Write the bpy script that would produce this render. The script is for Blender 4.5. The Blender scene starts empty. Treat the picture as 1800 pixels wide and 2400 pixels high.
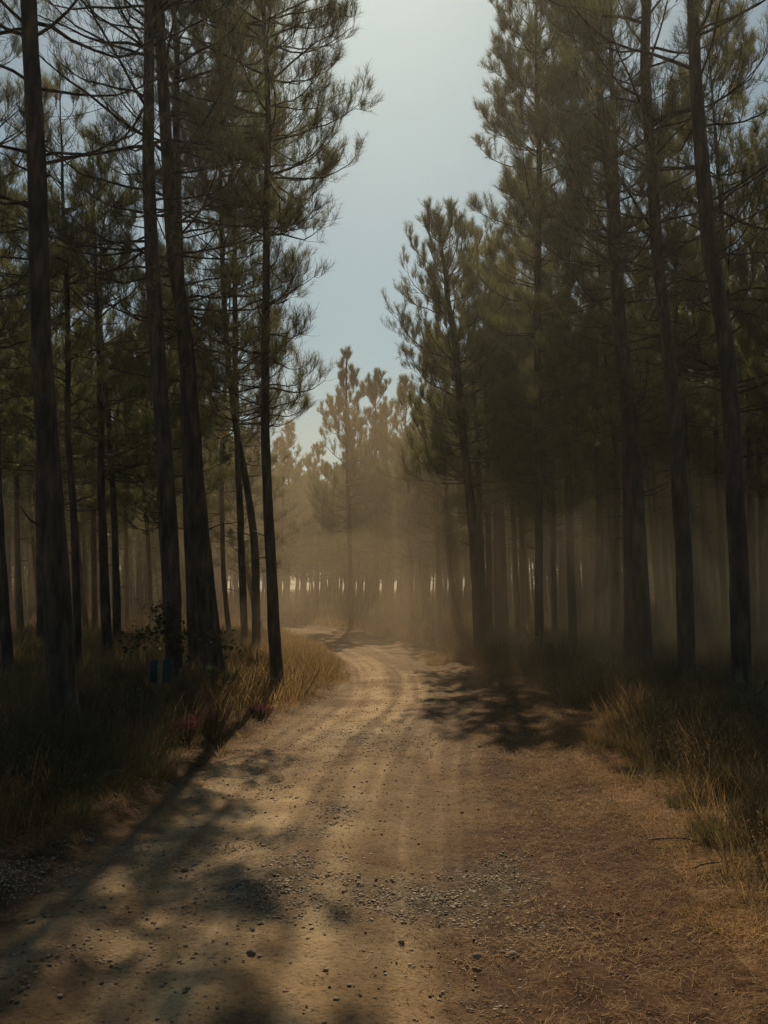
import bpy, math
import numpy as np
from mathutils import Vector

SC = bpy.context.scene
COL = SC.collection
R = math.radians

# ------------------------------------------------------------------ camera
EYE = 1.6
PITCH = R(4.29)
cam = bpy.data.cameras.new('camera')
cam.sensor_fit = 'VERTICAL'
cam.sensor_height = 36.0
cam.lens = 35.0
cam.clip_start = 0.05
cam.clip_end = 3000
camo = bpy.data.objects.new('camera', cam)
camo.location = (0, 0, EYE)
camo.rotation_euler = (R(90) + PITCH, 0, 0)
COL.objects.link(camo)
SC.camera = camo
F = 2400 * 35 / 36.0

# ------------------------------------------------------------------ sky and sun
SUN_EL, SUN_AZ = R(39.5), R(-1)          # azimuth measured from +Y towards +X
world = bpy.data.worlds.new('World')
SC.world = world
world.use_nodes = True
wn = world.node_tree
bg = wn.nodes['Background']
sky = wn.nodes.new('ShaderNodeTexSky')
sky.sky_type = 'NISHITA'
sky.sun_disc = False
sky.sun_elevation = SUN_EL
sky.sun_rotation = SUN_AZ
sky.air_density = 1.0
sky.dust_density = 1.0
tint = wn.nodes.new('ShaderNodeMix'); tint.data_type = 'RGBA'; tint.blend_type = 'MULTIPLY'
tint.inputs[0].default_value = 1; tint.inputs[7].default_value = (0.82, 1.0, 0.96, 1)
wn.links.new(sky.outputs[0], tint.inputs[6]); wn.links.new(tint.outputs[2], bg.inputs[0])
bg.inputs[1].default_value = 0.052
sun = bpy.data.lights.new('sun', 'SUN')
sun.energy = 4.6
sun.angle = R(0.5)
sun.color = (1.0, 0.86, 0.65)
suno = bpy.data.objects.new('sun', sun)
sd = Vector((math.sin(SUN_AZ) * math.cos(SUN_EL), math.cos(SUN_AZ) * math.cos(SUN_EL), math.sin(SUN_EL)))
suno.rotation_euler = sd.to_track_quat('Z', 'Y').to_euler()
COL.objects.link(suno)

SC.view_settings.view_transform = 'Standard'
SC.view_settings.look = 'None'
SC.view_settings.exposure = -0.12
SC.view_settings.gamma = 1
SC.render.engine = 'CYCLES'
SC.cycles.max_bounces = 5
SC.cycles.diffuse_bounces = 2
SC.cycles.glossy_bounces = 1
SC.cycles.transmission_bounces = 2
SC.cycles.volume_bounces = 1
SC.cycles.transparent_max_bounces = 24
SC.cycles.use_denoising = True
SC.cycles.denoising_prefilter = 'NONE'
SC.cycles.use_adaptive_sampling = False
SC.cycles.filter_width = 1.5
SC.cycles.sample_clamp_indirect = 1.5
SC.cycles.sample_clamp_direct = 2.5

HAZE = 0.0012
HAZE_COLOR = (0.76, 0.70, 0.56, 1)

# ------------------------------------------------------------------ helpers
def ray(px, py):
    u = (px - 900) / F; v = (1200 - py) / F
    return np.array([u, math.cos(PITCH) - v * math.sin(PITCH), math.sin(PITCH) + v * math.cos(PITCH)])

def ground_at(px, py):
    r = ray(px, py); t = -EYE / r[2]
    return r[0] * t, r[1] * t

def at_depth(px, py, d):
    r = ray(px, py); t = d / r[1]
    return np.array([r[0] * t, d, EYE + r[2] * t])

def smooth(a, b, x):
    t = np.clip((x - a) / (b - a), 0, 1)
    return t * t * (3 - 2 * t)

def _hash(ix, iy, seed):
    h = (ix.astype(np.int64) * 374761393 + iy.astype(np.int64) * 668265263 + seed * 1442695041) & 0xffffffff
    h = ((h ^ (h >> 13)) * 1274126177) & 0xffffffff
    return ((h ^ (h >> 16)) & 0xffff) / 65535.0

def noise(x, y, seed=0):
    x = np.asarray(x, float); y = np.asarray(y, float)
    ix = np.floor(x); iy = np.floor(y); fx = x - ix; fy = y - iy
    fx = fx * fx * (3 - 2 * fx); fy = fy * fy * (3 - 2 * fy)
    a = _hash(ix, iy, seed); b = _hash(ix + 1, iy, seed); c = _hash(ix, iy + 1, seed); d = _hash(ix + 1, iy + 1, seed)
    return (a + (b - a) * fx) * (1 - fy) + (c + (d - c) * fx) * fy

def fbm(x, y, octv=4, seed=0):
    s = 0; a = 0.5; f = 1.0
    for k in range(octv):
        s = s + a * noise(x * f + 17.3 * k, y * f - 9.1 * k, seed + k); a *= 0.5; f *= 2.03
    return s

def tag(o, label=None, cat=None, group=None, kind=None):
    if label: o['label'] = label
    if cat: o['category'] = cat
    if group: o['group'] = group
    if kind: o['kind'] = kind
    return o

class MB:
    """gathers vertex and face arrays"""
    def __init__(s): s.v = []; s.f = []; s.n = 0
    def add(s, v, f, mat=0):
        v = np.asarray(v, np.float32).reshape(-1, 3); f = np.asarray(f, np.int32)
        s.v.append(v); s.f.append((f + s.n, mat)); s.n += len(v)
    def mesh(s, name, mats, smoothed=False, attr=None):
        me = bpy.data.meshes.new(name)
        V = np.concatenate(s.v); me.vertices.add(len(V)); me.vertices.foreach_set('co', V.ravel())
        loops = np.concatenate([f.ravel() for f, m in s.f])
        tot = np.concatenate([np.full(len(f), f.shape[1], np.int32) for f, m in s.f])
        mi = np.concatenate([np.full(len(f), m, np.int32) for f, m in s.f])
        start = np.concatenate([[0], np.cumsum(tot)[:-1]]).astype(np.int32)
        me.loops.add(len(loops)); me.loops.foreach_set('vertex_index', loops)
        me.polygons.add(len(tot)); me.polygons.foreach_set('loop_start', start)
        me.polygons.foreach_set('loop_total', tot); me.polygons.foreach_set('material_index', mi)
        if smoothed: me.polygons.foreach_set('use_smooth', np.ones(len(tot), bool))
        for m in mats: me.materials.append(m)
        me.update(calc_edges=True)
        return me
    def build(s, name, mats, parent=None, smoothed=False):
        if not isinstance(mats, (list, tuple)): mats = [mats]
        o = bpy.data.objects.new(name, s.mesh(name, mats, smoothed)); COL.objects.link(o)
        if parent is not None: o.parent = parent
        return o

def empty(name, loc=(0, 0, 0), rz=0):
    o = bpy.data.objects.new(name, None); o.empty_display_size = 0.2
    o.location = loc; o.rotation_euler = (0, 0, rz); COL.objects.link(o)
    return o

def nrm(a):
    return a / np.maximum(np.linalg.norm(a, axis=-1, keepdims=True), 1e-9)

def tubes(P, Rd, sides, cap=False):
    """P (N,K,3), Rd (N,K) -> verts, quads"""
    P = np.asarray(P, float); Rd = np.asarray(Rd, float)
    N, K, _ = P.shape
    T = nrm(np.gradient(P, axis=1)) if K > 2 else nrm(np.repeat(P[:, 1:2] - P[:, :1], 2, axis=1))
    m = nrm(P[:, -1] - P[:, 0])
    ref = np.where(np.abs(m[:, 2:3]) > 0.8, np.array([[1., 0, 0]]), np.array([[0, 0, 1.]]))
    U = nrm(np.cross(T, ref[:, None, :])); W = np.cross(T, U)
    a = np.linspace(0, 2 * math.pi, sides, endpoint=False)
    V = P[:, :, None, :] + Rd[:, :, None, None] * (U[:, :, None, :] * np.cos(a)[None, None, :, None] + W[:, :, None, :] * np.sin(a)[None, None, :, None])
    idx = np.arange(N * K * sides).reshape(N, K, sides)
    nx = np.roll(idx, -1, axis=2)
    Q = np.stack([idx[:, :-1], nx[:, :-1], nx[:, 1:], idx[:, 1:]], -1).reshape(-1, 4)
    return V.reshape(-1, 3), Q

def path_at(P, i, s):
    """points on polylines P[i] at parameter s in 0..1, and tangents"""
    K = P.shape[1]
    t = np.clip(s, 0, 0.9999) * (K - 1); k = t.astype(int); f = (t - k)[:, None]
    a = P[i, k]; b = P[i, k + 1]
    return a + (b - a) * f, nrm(b - a)

# ------------------------------------------------------------------ materials
def mat(name):
    m = bpy.data.materials.new(name); m.use_nodes = True
    nt = m.node_tree; b = nt.nodes['Principled BSDF']
    return m, nt, b

def noise_node(nt, scale, detail=4, coord='Object', rough=0.6, scl=None):
    tc = nt.nodes.new('ShaderNodeTexCoord'); n = nt.nodes.new('ShaderNodeTexNoise')
    n.inputs['Scale'].default_value = scale; n.inputs['Detail'].default_value = detail
    n.inputs['Roughness'].default_value = rough
    if scl:
        mp = nt.nodes.new('ShaderNodeMapping'); mp.inputs['Scale'].default_value = scl
        nt.links.new(tc.outputs[coord], mp.inputs[0]); nt.links.new(mp.outputs[0], n.inputs['Vector'])
    else:
        nt.links.new(tc.outputs[coord], n.inputs['Vector'])
    return n

def ramp(nt, src, stops):
    r = nt.nodes.new('ShaderNodeValToRGB'); e = r.color_ramp.elements
    while len(e) < len(stops): e.new(0.5)
    for k, (p, c) in enumerate(stops):
        e[k].position = p; e[k].color = (*c, 1)
    nt.links.new(src, r.inputs[0]); return r

def mixc(nt, fac, a, b, mode='MIX'):
    m = nt.nodes.new('ShaderNodeMix'); m.data_type = 'RGBA'; m.blend_type = mode
    for s, v in ((m.inputs[0], fac), (m.inputs[6], a), (m.inputs[7], b)):
        if isinstance(v, (int, float)): s.default_value = v
        elif isinstance(v, tuple): s.default_value = (*v, 1)
        else: nt.links.new(v, s)
    return m.outputs[2]

def bump(nt, b, src, strength, dist):
    n = nt.nodes.new('ShaderNodeBump'); n.inputs['Strength'].default_value = strength
    n.inputs['Distance'].default_value = dist
    nt.links.new(src, n.inputs['Height']); nt.links.new(n.outputs[0], b.inputs['Normal'])

def make_bark():
    m, nt, b = mat('pine_bark')
    n1 = noise_node(nt, 9, 6, scl=(1, 1, 0.22)); n2 = noise_node(nt, 1.3, 3)
    r1 = ramp(nt, n1.outputs[0], [(0.36, (0.014, 0.010, 0.008)), (0.52, (0.06, 0.042, 0.031)), (0.70, (0.15, 0.10, 0.07))])
    r2 = ramp(nt, n2.outputs[0], [(0.3, (0.75, 0.85, 0.75)), (0.7, (1.1, 0.95, 0.85))])
    nt.links.new(mixc(nt, 1.0, r1.outputs[0], r2.outputs[0], 'MULTIPLY'), b.inputs['Base Color'])
    b.inputs['Roughness'].default_value = 0.9
    bump(nt, b, n1.outputs[0], 1.0, 0.05)
    return m

def leaf_mat(name, stops, trans=0.45, rough=0.38, scale=3.0, gloss=0.06):
    m = bpy.data.materials.new(name); m.use_nodes = True; nt = m.node_tree; nt.nodes.clear()
    out = nt.nodes.new('ShaderNodeOutputMaterial')
    n = noise_node(nt, scale, 3, coord='Object'); r = ramp(nt, n.outputs[0], stops)
    geo = nt.nodes.new('ShaderNodeNewGeometry'); oi = nt.nodes.new('ShaderNodeObjectInfo')
    hs = nt.nodes.new('ShaderNodeHueSaturation')
    mr = nt.nodes.new('ShaderNodeMapRange'); mr.inputs[3].default_value = 0.6; mr.inputs[4].default_value = 1.45
    nt.links.new(geo.outputs['Random Per Island'], mr.inputs[0]); nt.links.new(mr.outputs[0], hs.inputs['Value'])
    mh = nt.nodes.new('ShaderNodeMapRange'); mh.inputs[3].default_value = 0.485; mh.inputs[4].default_value = 0.515
    nt.links.new(oi.outputs['Random'], mh.inputs[0]); nt.links.new(mh.outputs[0], hs.inputs['Hue'])
    nt.links.new(r.outputs[0], hs.inputs['Color'])
    d = nt.nodes.new('ShaderNodeBsdfDiffuse'); t = nt.nodes.new('ShaderNodeBsdfTranslucent'); g = nt.nodes.new('ShaderNodeBsdfGlossy')
    g.inputs['Roughness'].default_value = rough; g.inputs['Color'].default_value = (0.9, 0.85, 0.75, 1)
    nt.links.new(hs.outputs[0], d.inputs[0]); nt.links.new(hs.outputs[0], t.inputs[0])
    a = nt.nodes.new('ShaderNodeMixShader'); a.inputs[0].default_value = trans
    nt.links.new(d.outputs[0], a.inputs[1]); nt.links.new(t.outputs[0], a.inputs[2])
    c = nt.nodes.new('ShaderNodeMixShader'); c.inputs[0].default_value = gloss
    nt.links.new(a.outputs[0], c.inputs[1]); nt.links.new(g.outputs[0], c.inputs[2])
    nt.links.new(c.outputs[0], out.inputs[0])
    return m

BARK = make_bark()
NEEDLE = leaf_mat('pine_needle', [(0.3, (0.09, 0.105, 0.033)), (0.58, (0.155, 0.15, 0.05)), (0.78, (0.26, 0.17, 0.065))], 0.64, 0.4, 0.9, 0.05)
NEEDLE_GREEN = leaf_mat('sapling_needle', [(0.3, (0.06, 0.09, 0.02)), (0.7, (0.12, 0.14, 0.03))], 0.5, 0.3, 2.0, 0.1)
GOLD = leaf_mat('golden_grass', [(0.3, (0.22, 0.14, 0.05)), (0.55, (0.36, 0.235, 0.085)), (0.75, (0.30, 0.15, 0.05))], 0.5, 0.5, 0.8, 0.03)
OLIVE = leaf_mat('olive_grass', [(0.3, (0.085, 0.075, 0.022)), (0.6, (0.16, 0.12, 0.042)), (0.8, (0.24, 0.14, 0.06))], 0.45, 0.5, 0.7, 0.03)
HEATH = leaf_mat('heath', [(0.3, (0.10, 0.08, 0.033)), (0.55, (0.19, 0.135, 0.06)), (0.75, (0.30, 0.15, 0.09))], 0.4, 0.5, 0.6, 0.02)
PINK = leaf_mat('heather_flower', [(0.3, (0.20, 0.055, 0.075)), (0.7, (0.30, 0.11, 0.12))], 0.4, 0.6, 8, 0.02)
STRAW = leaf_mat('straw', [(0.3, (0.22, 0.115, 0.045)), (0.55, (0.36, 0.21, 0.085)), (0.75, (0.50, 0.33, 0.15))], 0.25, 0.6, 1.2, 0.015)
OAKLEAF = leaf_mat('oak_leaf', [(0.3, (0.035, 0.05, 0.018)), (0.7, (0.06, 0.075, 0.025))], 0.3, 0.6, 3, 0.015)
LIME = leaf_mat('fresh_leaf', [(0.3, (0.13, 0.17, 0.03)), (0.7, (0.22, 0.25, 0.05))], 0.55, 0.6, 3, 0.015)

def make_ground():
    m, nt, b = mat('forest_floor')
    n1 = noise_node(nt, 1.1, 6); n2 = noise_node(nt, 22, 6)
    r1 = ramp(nt, n1.outputs[0], [(0.3, (0.075, 0.055, 0.03)), (0.5, (0.15, 0.10, 0.055)), (0.7, (0.22, 0.14, 0.07))])
    r2 = ramp(nt, n2.outputs[0], [(0.3, (0.45, 0.42, 0.4)), (0.65, (1.25, 1.2, 1.1))])
    at = nt.nodes.new('ShaderNodeAttribute'); at.attribute_name = 'verge'
    n3 = noise_node(nt, 7, 5)
    lit = ramp(nt, n3.outputs[0], [(0.3, (0.11, 0.058, 0.026)), (0.55, (0.21, 0.118, 0.055)), (0.75, (0.30, 0.19, 0.09))])
    n4 = noise_node(nt, 1.6, 5); pt = ramp(nt, n4.outputs[0], [(0.36, (0.55, 0.52, 0.5)), (0.52, (1.0, 1.0, 1.0)), (0.68, (1.3, 1.22, 1.1))])
    c = mixc(nt, at.outputs['Fac'], r1.outputs[0], mixc(nt, 1.0, lit.outputs[0], pt.outputs[0], 'MULTIPLY'))
    nt.links.new(mixc(nt, 1.0, c, r2.outputs[0], 'MULTIPLY'), b.inputs['Base Color'])
    b.inputs['Roughness'].default_value = 0.95
    b.inputs['Specular IOR Level'].default_value = 0.1
    bump(nt, b, n2.outputs[0], 0.8, 0.04)
    return m

def make_road_mat():
    m, nt, b = mat('sandy_dirt')
    at = nt.nodes.new('ShaderNodeAttribute'); at.attribute_name = 'wear'
    sep = nt.nodes.new('ShaderNodeSeparateColor'); nt.links.new(at.outputs['Color'], sep.inputs[0])
    n1 = noise_node(nt, 1.4, 5); n2 = noise_node(nt, 38, 5, rough=0.75); n3 = noise_node(nt, 7, 5)
    sand = ramp(nt, n1.outputs[0], [(0.3, (0.32, 0.212, 0.105)), (0.5, (0.43, 0.298, 0.158)), (0.7, (0.50, 0.368, 0.208))])
    litter = ramp(nt, n3.outputs[0], [(0.3, (0.11, 0.058, 0.026)), (0.55, (0.21, 0.118, 0.055)), (0.75, (0.30, 0.19, 0.09))])
    stone = ramp(nt, n2.outputs[0], [(0.35, (0.06, 0.05, 0.04)), (0.55, (0.22, 0.17, 0.11)), (0.7, (0.38, 0.33, 0.26))])
    n4 = noise_node(nt, 1.6, 5); pt = ramp(nt, n4.outputs[0], [(0.36, (0.55, 0.52, 0.5)), (0.52, (1.0, 1.0, 1.0)), (0.68, (1.3, 1.22, 1.1))])
    c = mixc(nt, sep.outputs[0], sand.outputs[0], mixc(nt, 1.0, litter.outputs[0], pt.outputs[0], 'MULTIPLY'))
    c = mixc(nt, sep.outputs[1], c, stone.outputs[0])
    tr = ramp(nt, sep.outputs[2], [(0.1, (0.60, 0.56, 0.52)), (0.5, (0.95, 0.93, 0.90)), (0.9, (1.22, 1.22, 1.2))])
    c = mixc(nt, 1.0, c, tr.outputs[0], 'MULTIPLY')
    gr = ramp(nt, n2.outputs[0], [(0.33, (0.35, 0.31, 0.27)), (0.45, (0.88, 0.86, 0.84)), (0.7, (1.12, 1.1, 1.08))])
    nt.links.new(mixc(nt, 1.0, c, gr.outputs[0], 'MULTIPLY'), b.inputs['Base Color'])
    b.inputs['Roughness'].default_value = 0.95
    b.inputs['Specular IOR Level'].default_value = 0.12
    bump(nt, b, n2.outputs[0], 0.9, 0.02)
    return m

def simple(name, col, rough=0.8, var=0.3, scale=12):
    m, nt, b = mat(name)
    n = noise_node(nt, scale, 4)
    lo = tuple(c * (1 - var) for c in col); hi = tuple(min(1, c * (1 + var)) for c in col)
    r = ramp(nt, n.outputs[0], [(0.3, lo), (0.7, hi)])
    nt.links.new(r.outputs[0], b.inputs['Base Color']); b.inputs['Roughness'].default_value = rough
    bump(nt, b, n.outputs[0], 0.4, 0.01)
    return m

GROUND = make_ground(); ROADM = make_road_mat()
PEBBLE = simple('pebble', (0.36, 0.265, 0.155), 0.85, 0.55, 60)
CLOD = simple('earth_clod', (0.20, 0.14, 0.085), 0.95, 0.4, 30)
WOOD = simple('weathered_wood', (0.20, 0.13, 0.06), 0.85, 0.35, 20)
PLATE = simple('teal_plate', (0.012, 0.042, 0.048), 0.95, 0.2, 8)
DEADWOOD = simple('dead_wood', (0.30, 0.24, 0.17), 0.85, 0.35, 20)

# ------------------------------------------------------------------ road line
RL = np.array([(-0.5, -12), (-0.35, 0), (-0.25, 6), (0.0, 10), (0.43, 14), (0.45, 18), (0.1, 22), (-0.45, 26), (-1.2, 30), (-2.2, 34),
               (-3.6, 38), (-6.0, 41.5), (-10.0, 44.5), (-16, 47), (-26, 50), (-45, 54)], float)
def _dense(pts, n=16):
    t = np.arange(len(pts)); tt = np.linspace(0, len(pts) - 1, (len(pts) - 1) * n + 1)
    # Catmull-Rom
    k = np.clip(tt.astype(int), 0, len(pts) - 2); f = (tt - k)[:, None]
    g = lambda i: pts[np.clip(i, 0, len(pts) - 1)]
    p0, p1, p2, p3 = g(k - 1), g(k), g(k + 1), g(k + 2)
    return 0.5 * (2 * p1 + (p2 - p0) * f + (2 * p0 - 5 * p1 + 4 * p2 - p3) * f ** 2 + (3 * p1 - p0 - 3 * p2 + p3) * f ** 3)
RC = _dense(RL, 20)
def half_width(y): return 1.75 - 0.6 * smooth(10, 21, y)
def road_d(x, y):
    """signed offset from the road's centre line (+ to the right) """
    x = np.asarray(x, float).ravel(); y = np.asarray(y, float).ravel()
    out = np.empty(len(x)); tn = nrm(np.gradient(RC, axis=0))
    for a in range(0, len(x), 20000):
        X = x[a:a + 20000, None] - RC[None, :, 0]; Y = y[a:a + 20000, None] - RC[None, :, 1]
        k = (X * X + Y * Y).argmin(1); r = np.arange(len(k))
        out[a:a + 20000] = np.sqrt(X[r, k] ** 2 + Y[r, k] ** 2) * np.sign(tn[k, 1] * X[r, k] - tn[k, 0] * Y[r, k] + 1e-12)
    return out
def road_h(x, y, off):
    """height of the driven surface: crowned, with two ruts"""
    h = 0.02 - 0.03 * (off / 1.7) ** 2
    for c in (-0.85, 0.62): h = h - 0.035 * np.exp(-((off - c - 0.15 * (noise(y * 0.25, off * 0, 3) - 0.5)) / 0.24) ** 2)
    h = h + 0.05 * (fbm(x * 0.8, y * 0.5, 3, 5) - 0.45)
    return h
def ground_h(x, y):
    off = road_d(x, y); e = np.abs(off) - half_width(np.asarray(y).ravel())
    x = np.asarray(x, float).ravel(); y = np.asarray(y, float).ravel()
    base = 0.16 * (fbm(x * 0.22, y * 0.22, 3, 9) - 0.45) + 0.06 * (fbm(x * 1.6, y * 1.6, 3, 11) - 0.45)
    out = 0.02 + 0.05 * smooth(0.1, 1.4, e) + base * smooth(0, 1.0, e) + 0.012 * (fbm(x * 7, y * 7, 2, 4) - .4) * smooth(-.1, .3, e)
    inn = road_h(x, y, off) - 0.05
    t = smooth(-0.30, 0.05, e)
    return inn * (1 - t) + out * t

# ------------------------------------------------------------------ ground: one sheet to the horizon
def build_ground():
    ys = np.concatenate([np.linspace(-14, 2, 12), np.arange(2.08, 12, 0.06), 12 + np.cumsum(0.07 * 1.022 ** np.arange(160))])
    ys = np.concatenate([ys, np.array([ys[-1] * 1.15, ys[-1] * 1.4, ys[-1] * 1.9, 420, 700])])
    a = np.concatenate([-np.array([1400, 500, 200, 110, 80][:]), np.linspace(-60, -9, 50), np.arange(-8.8, 8.8, 0.09), np.linspace(9, 60, 50), np.array([80, 110, 200, 500, 1400])])
    a = np.sort(a)
    # sideways spacing widens with distance so the cells stay square-ish
    X, Y = np.meshgrid(a, ys)
    Z = ground_h(X.ravel(), Y.ravel())
    far = smooth(90, 200, np.hypot(X.ravel(), Y.ravel()))
    Z = Z * (1 - far)
    V = np.stack([X.ravel(), Y.ravel(), Z], -1)
    h, w = X.shape; i = np.arange(h * w).reshape(h, w)
    Q = np.stack([i[:-1, :-1], i[:-1, 1:], i[1:, 1:], i[1:, :-1]], -1).reshape(-1, 4)
    mb = MB(); mb.add(V, Q)
    o = mb.build('ground', GROUND, smoothed=True)
    off = road_d(V[:, 0], V[:, 1]); e = np.abs(off) - half_width(V[:, 1])
    vg = 1 - smooth(np.where(off > 0, .9, .3), np.where(off > 0, 2.0, 1.1), e + .6 * (fbm(V[:, 0], V[:, 1], 3, 91) - .45))
    ca = o.data.color_attributes.new('verge', 'FLOAT_COLOR', 'POINT')
    ca.data.foreach_set('color', np.repeat(vg[:, None], 4, 1).astype(np.float32).ravel())
    tag(o, 'brown forest floor of pine litter under the trees', kind='structure')
build_ground()

GR_BLOBS = [(620, 2060, 150, 60, 1.0), (1010, 2120, 170, 60, 1.0), (1160, 2070, 120, 60, .9), (800, 2100, 130, 50, .8), (800, 1900, 60, 25, .6), (700, 1960, 60, 25, .8),
            (1250, 2200, 80, 40, .5), (1180, 2260, 60, 25, .4), (200, 2250, 160, 50, .35), (60, 2060, 120, 40, .6), (430, 1990, 90, 30, .4), (1160, 2340, 70, 30, .5), (640, 1800, 120, 40, .4), (850, 1730, 120, 30, .5)]
def gravelness(x, y):
    s = np.zeros(len(x))
    for px, py, wx, wy, k in GR_BLOBS:
        gx, gy = ground_at(px, py); sx = wx / F * gy; sy = abs(ground_at(px, py - wy)[1] - gy)
        s = np.maximum(s, k * np.exp(-((x - gx) / sx) ** 2 - ((y - gy) / sy) ** 2))
    return np.clip(s * (0.4 + 1.3 * fbm(x * 3, y * 3, 3, 31)), 0, 1)

def litterness(x, y, off, hw):
    """brown fallen needles over the sand, mostly along the right edge"""
    right = smooth(0.35, 1.25, off + 0.7 * (fbm(x * 1.2, y * 0.8, 3, 21) - 0.45) + 0.35 * (1 - smooth(3, 9, y)))
    left = smooth(1.1, 1.7, -off + 0.5 * (fbm(x * 1.5, y, 3, 22) - 0.45))
    mid = 0.5 * smooth(0.52, 0.7, fbm(x * 1.3, y * 0.7, 4, 25)) 
    return np.clip(np.maximum(np.maximum(right, left), mid), 0, 1)

def build_road():
    # cross sections along the centre line
    seg = np.linalg.norm(np.diff(RC, axis=0), axis=1); s = np.concatenate([[0], np.cumsum(seg)])
    s0 = s[np.argmin(np.abs(RC[:, 1] - 2.0))]
    ss = [0.0]
    while ss[-1] < s[-1]:
        dd = ss[-1] - s0
        ss.append(ss[-1] + (0.6 if dd < -1 else np.clip(0.035 + 0.0045 * max(dd, 0), 0.035, 0.6)))
    ss = np.clip(np.array(ss), 0, s[-1])
    cx = np.interp(ss, s, RC[:, 0]); cy = np.interp(ss, s, RC[:, 1])
    tn = nrm(np.stack([np.gradient(cx), np.gradient(cy)], -1)); nx, ny = tn[:, 1], -tn[:, 0]
    u = np.linspace(-1, 1, 101)
    hw = half_width(cy) + 0.0
    el = 0.28 * (fbm(ss * 0.9, ss * 0 + 3, 4, 41) - 0.45); er = 0.35 * (fbm(ss * 0.8, ss * 0 + 8, 4, 42) - 0.45)
    W = hw[:, None] + 0.12 + np.where(u[None] < 0, el[:, None], er[:, None])
    off = u[None] * W
    X = cx[:, None] + nx[:, None] * off; Y = cy[:, None] + ny[:, None] * off
    x, y, o_ = X.ravel(), Y.ravel(), off.ravel()
    Z = road_h(x, y, o_)
    edge = smooth(0.86, 1.0, np.abs(np.tile(u, len(ss))))
    gz = ground_h(x, y)
    Z = np.maximum(Z, gz + 0.03) * (1 - edge) + (gz + 0.006 - 0.02 * (np.abs(np.tile(u, len(ss))) > 0.995)) * edge
    fine = 1 - smooth(14, 30, y)
    g = gravelness(x, y)
    Z = Z + fine * (0.026 * (fbm(x * 9, y * 9, 3, 51) - 0.45) + (0.010 + 0.03 * g) * (noise(x * 30, y * 30, 52) - 0.5))
    # faint tyre ridges
    Z = Z + fine * 0.004 * np.sin(y * 60) * np.exp(-((o_ - 0.35) / 0.2) ** 2)
    lit = litterness(x, y, o_, None)
    lit = np.maximum(lit, edge)
    V = np.stack([x, y, Z], -1); h, w = X.shape; i = np.arange(h * w).reshape(h, w)
    Q = np.stack([i[:-1, :-1], i[:-1, 1:], i[1:, 1:], i[1:, :-1]], -1).reshape(-1, 4)
    mb = MB(); mb.add(V, Q); o = mb.build('dirt_road', ROADM, smoothed=True)
    ca = o.data.color_attributes.new('wear', 'FLOAT_COLOR', 'POINT')
    C = np.zeros((len(V), 4), np.float32); C[:, 0] = lit; C[:, 1] = g; C[:, 3] = 1
    C[:, 2] = np.clip(.5 + 3.2 * (.6 * fbm(o_ * 3.6, y * .14, 3, 95) + .4 * fbm(o_ * 11, y * .3, 2, 96) - .47) - .25 * np.exp(-((o_ - .1 + .25 * np.sin(y * .3)) / .22) ** 2), 0, 1)
    ca.data.foreach_set('color', C.ravel())
    tag(o, 'pale sandy dirt road winding away between the pines', kind='structure')
build_road()

def surf_h(x, y):
    off = road_d(x, y); hw = half_width(y)
    g = ground_h(x, y); e = np.abs(off) - hw
    return np.where(e < -0.1, np.maximum(road_h(x, y, off), g + 0.03), g + 0.03 * (1 - smooth(.1, .5, e)))

def wedge(rng, n, d0, d1, k=0.42, m=1.5):
    """n random ground points between two distances inside a fan a little wider than the view"""
    y = np.sqrt(rng.random(n) * (d1 ** 2 - d0 ** 2) + d0 ** 2)
    return (rng.random(n) * 2 - 1) * (k * y + m), y

# ------------------------------------------------------------------ loose stones
def scatter_stones(name, x, y, size, m, label, seed):
    rng = np.random.default_rng(seed)
    t = (1 + 5 ** .5) / 2
    iv = nrm(np.array([(-1, t, 0), (1, t, 0), (-1, -t, 0), (1, -t, 0), (0, -1, t), (0, 1, t), (0, -1, -t), (0, 1, -t), (t, 0, -1), (t, 0, 1), (-t, 0, -1), (-t, 0, 1)], float))
    it = np.array([(0, 11, 5), (0, 5, 1), (0, 1, 7), (0, 7, 10), (0, 10, 11), (1, 5, 9), (5, 11, 4), (11, 10, 2), (10, 7, 6), (7, 1, 8), (3, 9, 4), (3, 4, 2), (3, 2, 6), (3, 6, 8), (3, 8, 9), (4, 9, 5), (2, 4, 11), (6, 2, 10), (8, 6, 7), (9, 8, 1)])
    n = len(x); z = surf_h(x, y)
    S = size[:, None, None] * rng.uniform(0.7, 1.3, (n, 12, 1)) * np.stack([rng.uniform(.8, 1.4, n), rng.uniform(.8, 1.3, n), rng.uniform(.35, .65, n)], -1)[:, None, :]
    a = rng.uniform(0, 6.28, n); c, s = np.cos(a)[:, None], np.sin(a)[:, None]
    P = iv[None] * S
    V = np.stack([P[..., 0] * c - P[..., 1] * s + x[:, None], P[..., 0] * s + P[..., 1] * c + y[:, None], P[..., 2] + (z + size * 0.1)[:, None]], -1)
    Fa = it[None] + 12 * np.arange(n)[:, None, None]
    mb = MB(); mb.add(V, Fa.reshape(-1, 3)); o = mb.build(name, m); tag(o, label, kind='stuff')

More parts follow.
